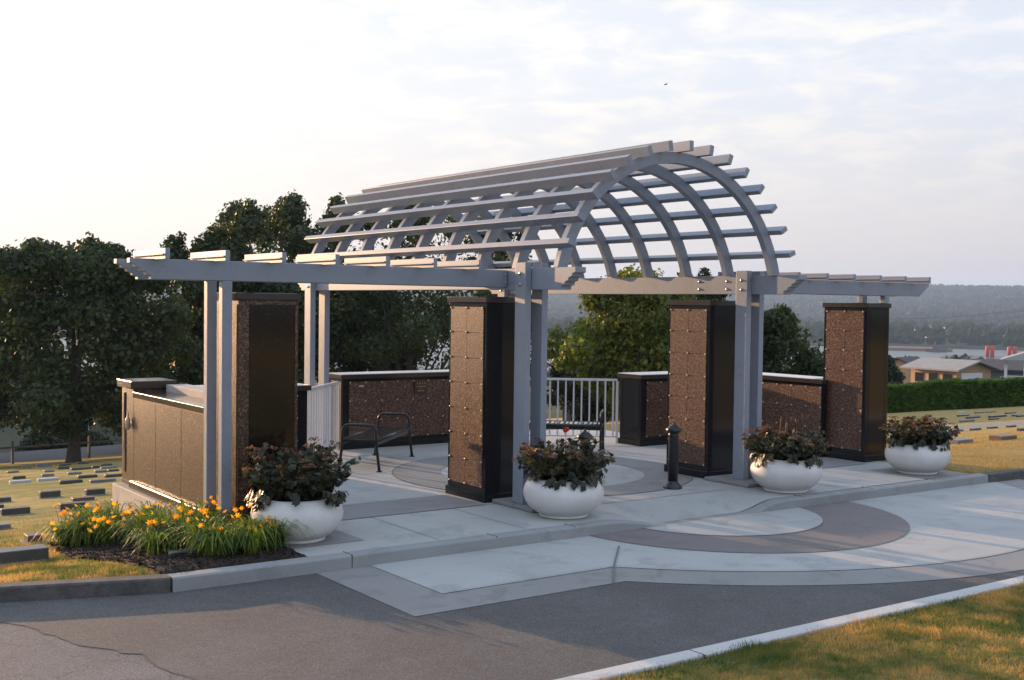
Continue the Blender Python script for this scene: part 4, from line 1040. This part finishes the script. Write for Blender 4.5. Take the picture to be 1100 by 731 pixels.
mb = MB(); mb.add([(-3.0,-2.7,2.3),(3.0,-2.7,2.3),(3.0,2.7,2.3),(-3.0,2.7,2.3),(-3.0,-2.7,2.5),(3.0,-2.7,2.5),(3.0,2.7,2.5),(-3.0,2.7,2.5),(0,-2.0,3.5),(0,2.0,3.5)], [(0,3,2,1),(0,1,5,4),(1,2,6,5),(2,3,7,6),(3,0,4,7),(4,5,8),(5,6,9,8),(6,7,9),(7,4,8,9)]); mb.build('roof', M_roof_pale, t, local=True)
mb = MB()
for i in range(28): mb.box(-2.5+i*.185, -2.5+i*.185+.05, -2.12, -2.07, .2, .95)
mb.box(-2.5,2.5,-2.15,-2.05,.95,1.03); mb.build('balustrade', M_trim, t, local=True)
house('pale sage building in the shade behind the big left tree', 20, 74, 11, 8, 3.4, 1.6, face(20), M_siding_g, M_roof, wins=((-3.5,1.2,1.6,1.2),(2.8,1.2,1.6,1.2)))
house('tan house glimpsed right of the big tree trunk', 110, 86, 7, 7, 2.6, 1.4, face(110)+R(20), M_siding, M_roof, wins=((-1.5,1.0,1.2,1.0),(1.5,1.0,1.2,1.0)))
house('house with blue-white window glimpsed through the right railing', 655, 66, 5, 5, 2.4, 1.2, face(655), M_siding_d, M_roof, wins=((.6,.9,1.3,1.1),))
# shrubs by the houses
def shrub(px, dist, r, m, label, seed, z=None):
    random.seed(seed); x, y = polar(px, dist); z = ground(x, y) if z is None else z
    t = thing('shrub', label, 'shrub', (x, y, z)); mb = MB()
    for i in range(2600):
        v = rv().normalized(); leafquad(mb, Vector((v.x*r, v.y*r, abs(v.z)*r*.9))*random.uniform(.75,1.08), v+rv()*.8, .14*random.uniform(.6,1.3))
    mb.build('foliage', m, t, local=True)
    mb = MB(); mb.tube([(0,0,-.3),(0,0,r*.7)], .07, 6); mb.build('stem', M_bark, t, local=True)
shrub(1066, 112, 1.1, M_purple, 'dark plum-coloured shrub in front of the dark grey house', 91, -5.6)
shrub(1093, 108, 1.0, M_purple, 'dark plum-coloured shrub below the white porch', 92, -5.2)
shrub(1000, 135, 1.1, M_leaf_pine, 'dark green shrub in front of the long low house', 93, -7.6)
shrub(1034, 230, 2.6, M_leaf_lit, 'bright yellow-green shrub rising behind the long low roof', 94, -9.9)
shrub(45, 66, 1.3, M_leaf_pine, 'dark shrub against the pale sage building', 95)
shrub(95, 68, 1.3, M_leaf, 'green shrub beyond the road right of the trunk', 96)
# curved street lamp behind the roofs
x, y = polar(1034, 215); t = thing('street_lamp', 'pale street lamp with a long curved arm behind the house roofs', 'lamp post', (x, y, -12.5))
mb = MB(); mb.tube([(0,0,0),(0,0,5.0),(.15,0,5.6),(.6,0,6.1),(1.4,0,6.45),(2.4,0,6.6)], .09, 6); mb.build('pole', M_stone_base, t, local=True)
mb = MB(); mb.box(2.3, 2.9, -.12, .12, 6.5, 6.62); mb.build('lamp_head', M_stone_base, t, local=True)
# ------------------------------------------------------------------ far bank
random.seed(8)
def farbox(name, label, cat, px, dist, wd, dp, h, z, m, mr, group=None):
    x, y = polar(px, dist); t = thing(name, label, cat, (x, y, z), face(px), group)
    mb = MB(); mb.box(-wd/2, wd/2, -dp/2, dp/2, -2, h); mb.build('wall', m, t, local=True)
    mb = MB(); mb.prism([(-dp/2-1,h),(dp/2+1,h),(0,h+max(1.2,dp*.06))], -wd/2-1, wd/2+1, 'x'); mb.build('roof', mr, t, local=True)
sheds = [(965,1500,46,20,7),(985,1480,30,18,7),(972,1250,40,16,4),(1032,1420,24,18,7),(1088,1300,60,20,10),(1072,1280,16,14,7),(1000,1700,50,20,7),(620,1500,60,25,7),(640,1300,40,16,6)]
for i, (px, ds, wd, dp, h) in enumerate(sheds):
    farbox('warehouse', ['long pale-roofed warehouse furthest left on the far bank','second pale warehouse on the far bank','low shed close to the water on the far bank','small white warehouse among the far trees','long white warehouse behind the red tanks','red and white shed beside the red tanks','distant warehouse at the foot of the hill','pale warehouse on the far bank seen above the right railing','small shed at the water edge seen above the right railing'][i], 'warehouse', px, ds, wd, dp, h, -31, M_redtank if i == 5 else M_siding_d if i == 2 else M_trim, M_shed, 'warehouses on the far bank')
for i, px in enumerate((1061, 1066.5, 1084.5, 1090.5)):
    x, y = polar(px, 880); t = thing('tank', ['first','second','third','fourth'][i]+' red upright tank from the left on the near river bank', 'tank', (x, y, -31.5), group='red upright tanks by the river')
    mb = MB(); mb.lathe([(1.35,0),(1.35,7.6),(1.2,8.1),(.3,8.5)], 16); mb.build('shell', M_redtank, t, local=True)
    mb = MB(); mb.lathe([(1.45,-1.5),(1.45,.6)], 16); mb.build('base', M_stone_base, t, local=True)
x, y = polar(1080, 905); d_ = MB(); d_.obox((x,y), (math.cos(face(1080)), math.sin(face(1080))), (-math.sin(face(1080)), math.cos(face(1080))), 42, 32, -34, -32); tag(d_.build('dock', M_siding_d), 'dark timber dock under the red tanks', 'dock')
x, y = polar(975, 1035); t = thing('barge', 'long low rust-pink barge moored across the river', 'barge', (x, y, -33), face(975))
mb = MB(); mb.add([(-34,-4,-.5),(34,-4,-.5),(34,4,-.5),(-34,4,-.5),(-36,-4.5,2.0),(36,-4.5,2.0),(36,4.5,2.0),(-36,4.5,2.0)], [(0,3,2,1),(4,5,6,7),(0,1,5,4),(1,2,6,5),(2,3,7,6),(3,0,4,7)]); mb.build('hull', mat('rusty_hull', (.30,.17,.13), .8), t, local=True)
mb = MB(); mb.box(-32,26,-3.5,3.5,2.0,3.2); mb.build('cargo', mat('wood_chips', (.45,.33,.26), .9), t, local=True)
x, y = polar(1006, 1020); t = thing('tugboat', 'small dark tugboat at the end of the barge', 'boat', (x, y, -33), face(1007))
mb = MB(); mb.prism([(-8,0),(7,0),(9.5,3),(-8.5,2.4)], -2.6, 2.6, 'y'); mb.build('hull', M_siding_d, t, local=True)
mb = MB(); mb.box(-3,3.5,-1.8,1.8,2.5,5.4); mb.build('wheelhouse', M_siding_d, t, local=True)
mb = MB(); mb.tube([(-1,0,5.4),(-1,0,8.5)], .25, 6); mb.build('funnel', M_redtank, t, local=True)
# forests
def forest(name, label, n, rng, aw, size, seed, m, near_ok=True):
    random.seed(seed); mb = MB(); V_, F_ = mb.v, mb.f
    for i in range(n):
        a = random.uniform(*aw); r = rng(); x, y = r*math.sin(a), r*math.cos(a)
        if noise.noise(Vector((x*.004, y*.004, 7))) < -.28: continue
        z = ground(x, y)-1; h = random.uniform(*size); k = 6; con = random.random() < .55; w_ = h*(.22 if con else .42); o = len(V_)
        rg = ((0,.8),(.35,1.0),(.75,.5)) if con else ((0.05,.55),(.4,1.0),(.78,.75))
        for (zf, rf) in rg:
            for q in range(k): an = q*6.283/k+zf*2; jr = w_*rf*random.uniform(.75,1.25); V_.append((x+math.cos(an)*jr, y+math.sin(an)*jr, z+h*zf*random.uniform(.92,1.08)))
        V_.append((x+random.uniform(-.3,.3), y, z+h))
        for lv in range(2):
            for q in range(k): F_.append((o+lv*k+q, o+lv*k+(q+1) % k, o+(lv+1)*k+(q+1) % k, o+(lv+1)*k+q)); mb.sm.append(False)
        for q in range(k): F_.append((o+2*k+q, o+2*k+(q+1) % k, o+3*k)); mb.sm.append(False)
    return tag(mb.build(name, m), label, 'forest', kind='stuff')
M_forest = mat('far_forest', (.035,.05,.03), .95, build=lambda nt, b: L(nt, ramp(nt, noise_tex(nt, .03, 5, .6), [(.35, (.02,.035,.02)), (.6, (.045,.06,.028)), (.75, (.08,.085,.04))]), b.inputs['Base Color']), spec=.1)
forest('far_forest', 'dark forest covering the far hill beyond the river', 26000, lambda: 2350+2150*random.random()**.75, (R(8), R(66)), (14, 34), 41, M_forest)
forest('riverside_trees', 'belt of grey-green trees along the far river bank', 2600, lambda: random.choice((random.uniform(1130,1500), random.uniform(1500,2300))), (R(8), R(66)), (9, 21), 42, M_forest)
forest('valley_trees', 'trees and scrub below the cemetery on the near river bank', 1500, lambda: random.uniform(190, 490), (R(-20), R(58)), (3, 6.5), 43, M_forest)
# power lines
for i, (z0, z1, dd) in enumerate(((-4.0, 2.6, 520), (-6.2, 0.4, 520), (-5.4, 3.9, 540))):
    x0, y0 = polar(900, dd); x1, y1 = polar(1160, dd*.92); mb = MB()
    mb.tube([(x0+(x1-x0)*k/12, y0+(y1-y0)*k/12, z0+(z1-z0)*k/12-2.2*(1-((k-6)/6)**2)+2) for k in range(13)], .10, 4)
    tag(mb.build('power_line', M_wire), ['lowest of the three power lines in front of the hill','middle of the three power lines in front of the hill','highest of the three power lines in front of the hill'][i], 'cable')
# bird high over the vault
mb = MB(); v = CAM+(r2*((715-550)/1256.35)+u2*((365.5-91)/1256.35)+fw)*90
mb.tube([(-.16,0,0),(0,0,.0),(.16,0,.02)], [.02,.05,.01], 6); mb.add([(0,-.3,.1),(.08,0,.02),(-.08,0,.02)], [(0,1,2)]); mb.add([(0,.3,.1),(.08,0,.02),(-.08,0,.02)], [(0,2,1)])
b_ = tag(mb.build('bird', M_siding_d), 'tiny dark bird flying high above the vault', 'bird'); b_.location = v
# ------------------------------------------------------------------ haze
mb = MB(); mb.box(-6300, 6300, -6300, 6300, -46, 190)
hz = bpy.data.materials.new('haze'); hz.use_nodes = True; hn = hz.node_tree; hn.nodes.clear()
ho = N(hn, 'ShaderNodeOutputMaterial'); hv = N(hn, 'ShaderNodeVolumePrincipled'); hv.inputs['Density'].default_value = .00015
hv.inputs['Color'].default_value = (.48,.68,1.0,1); hv.inputs['Anisotropy'].default_value = .2
L(hn, hv.outputs[0], ho.inputs['Volume'])
tag(mb.build('haze', hz), 'thin morning haze over the valley', 'haze', kind='stuff')
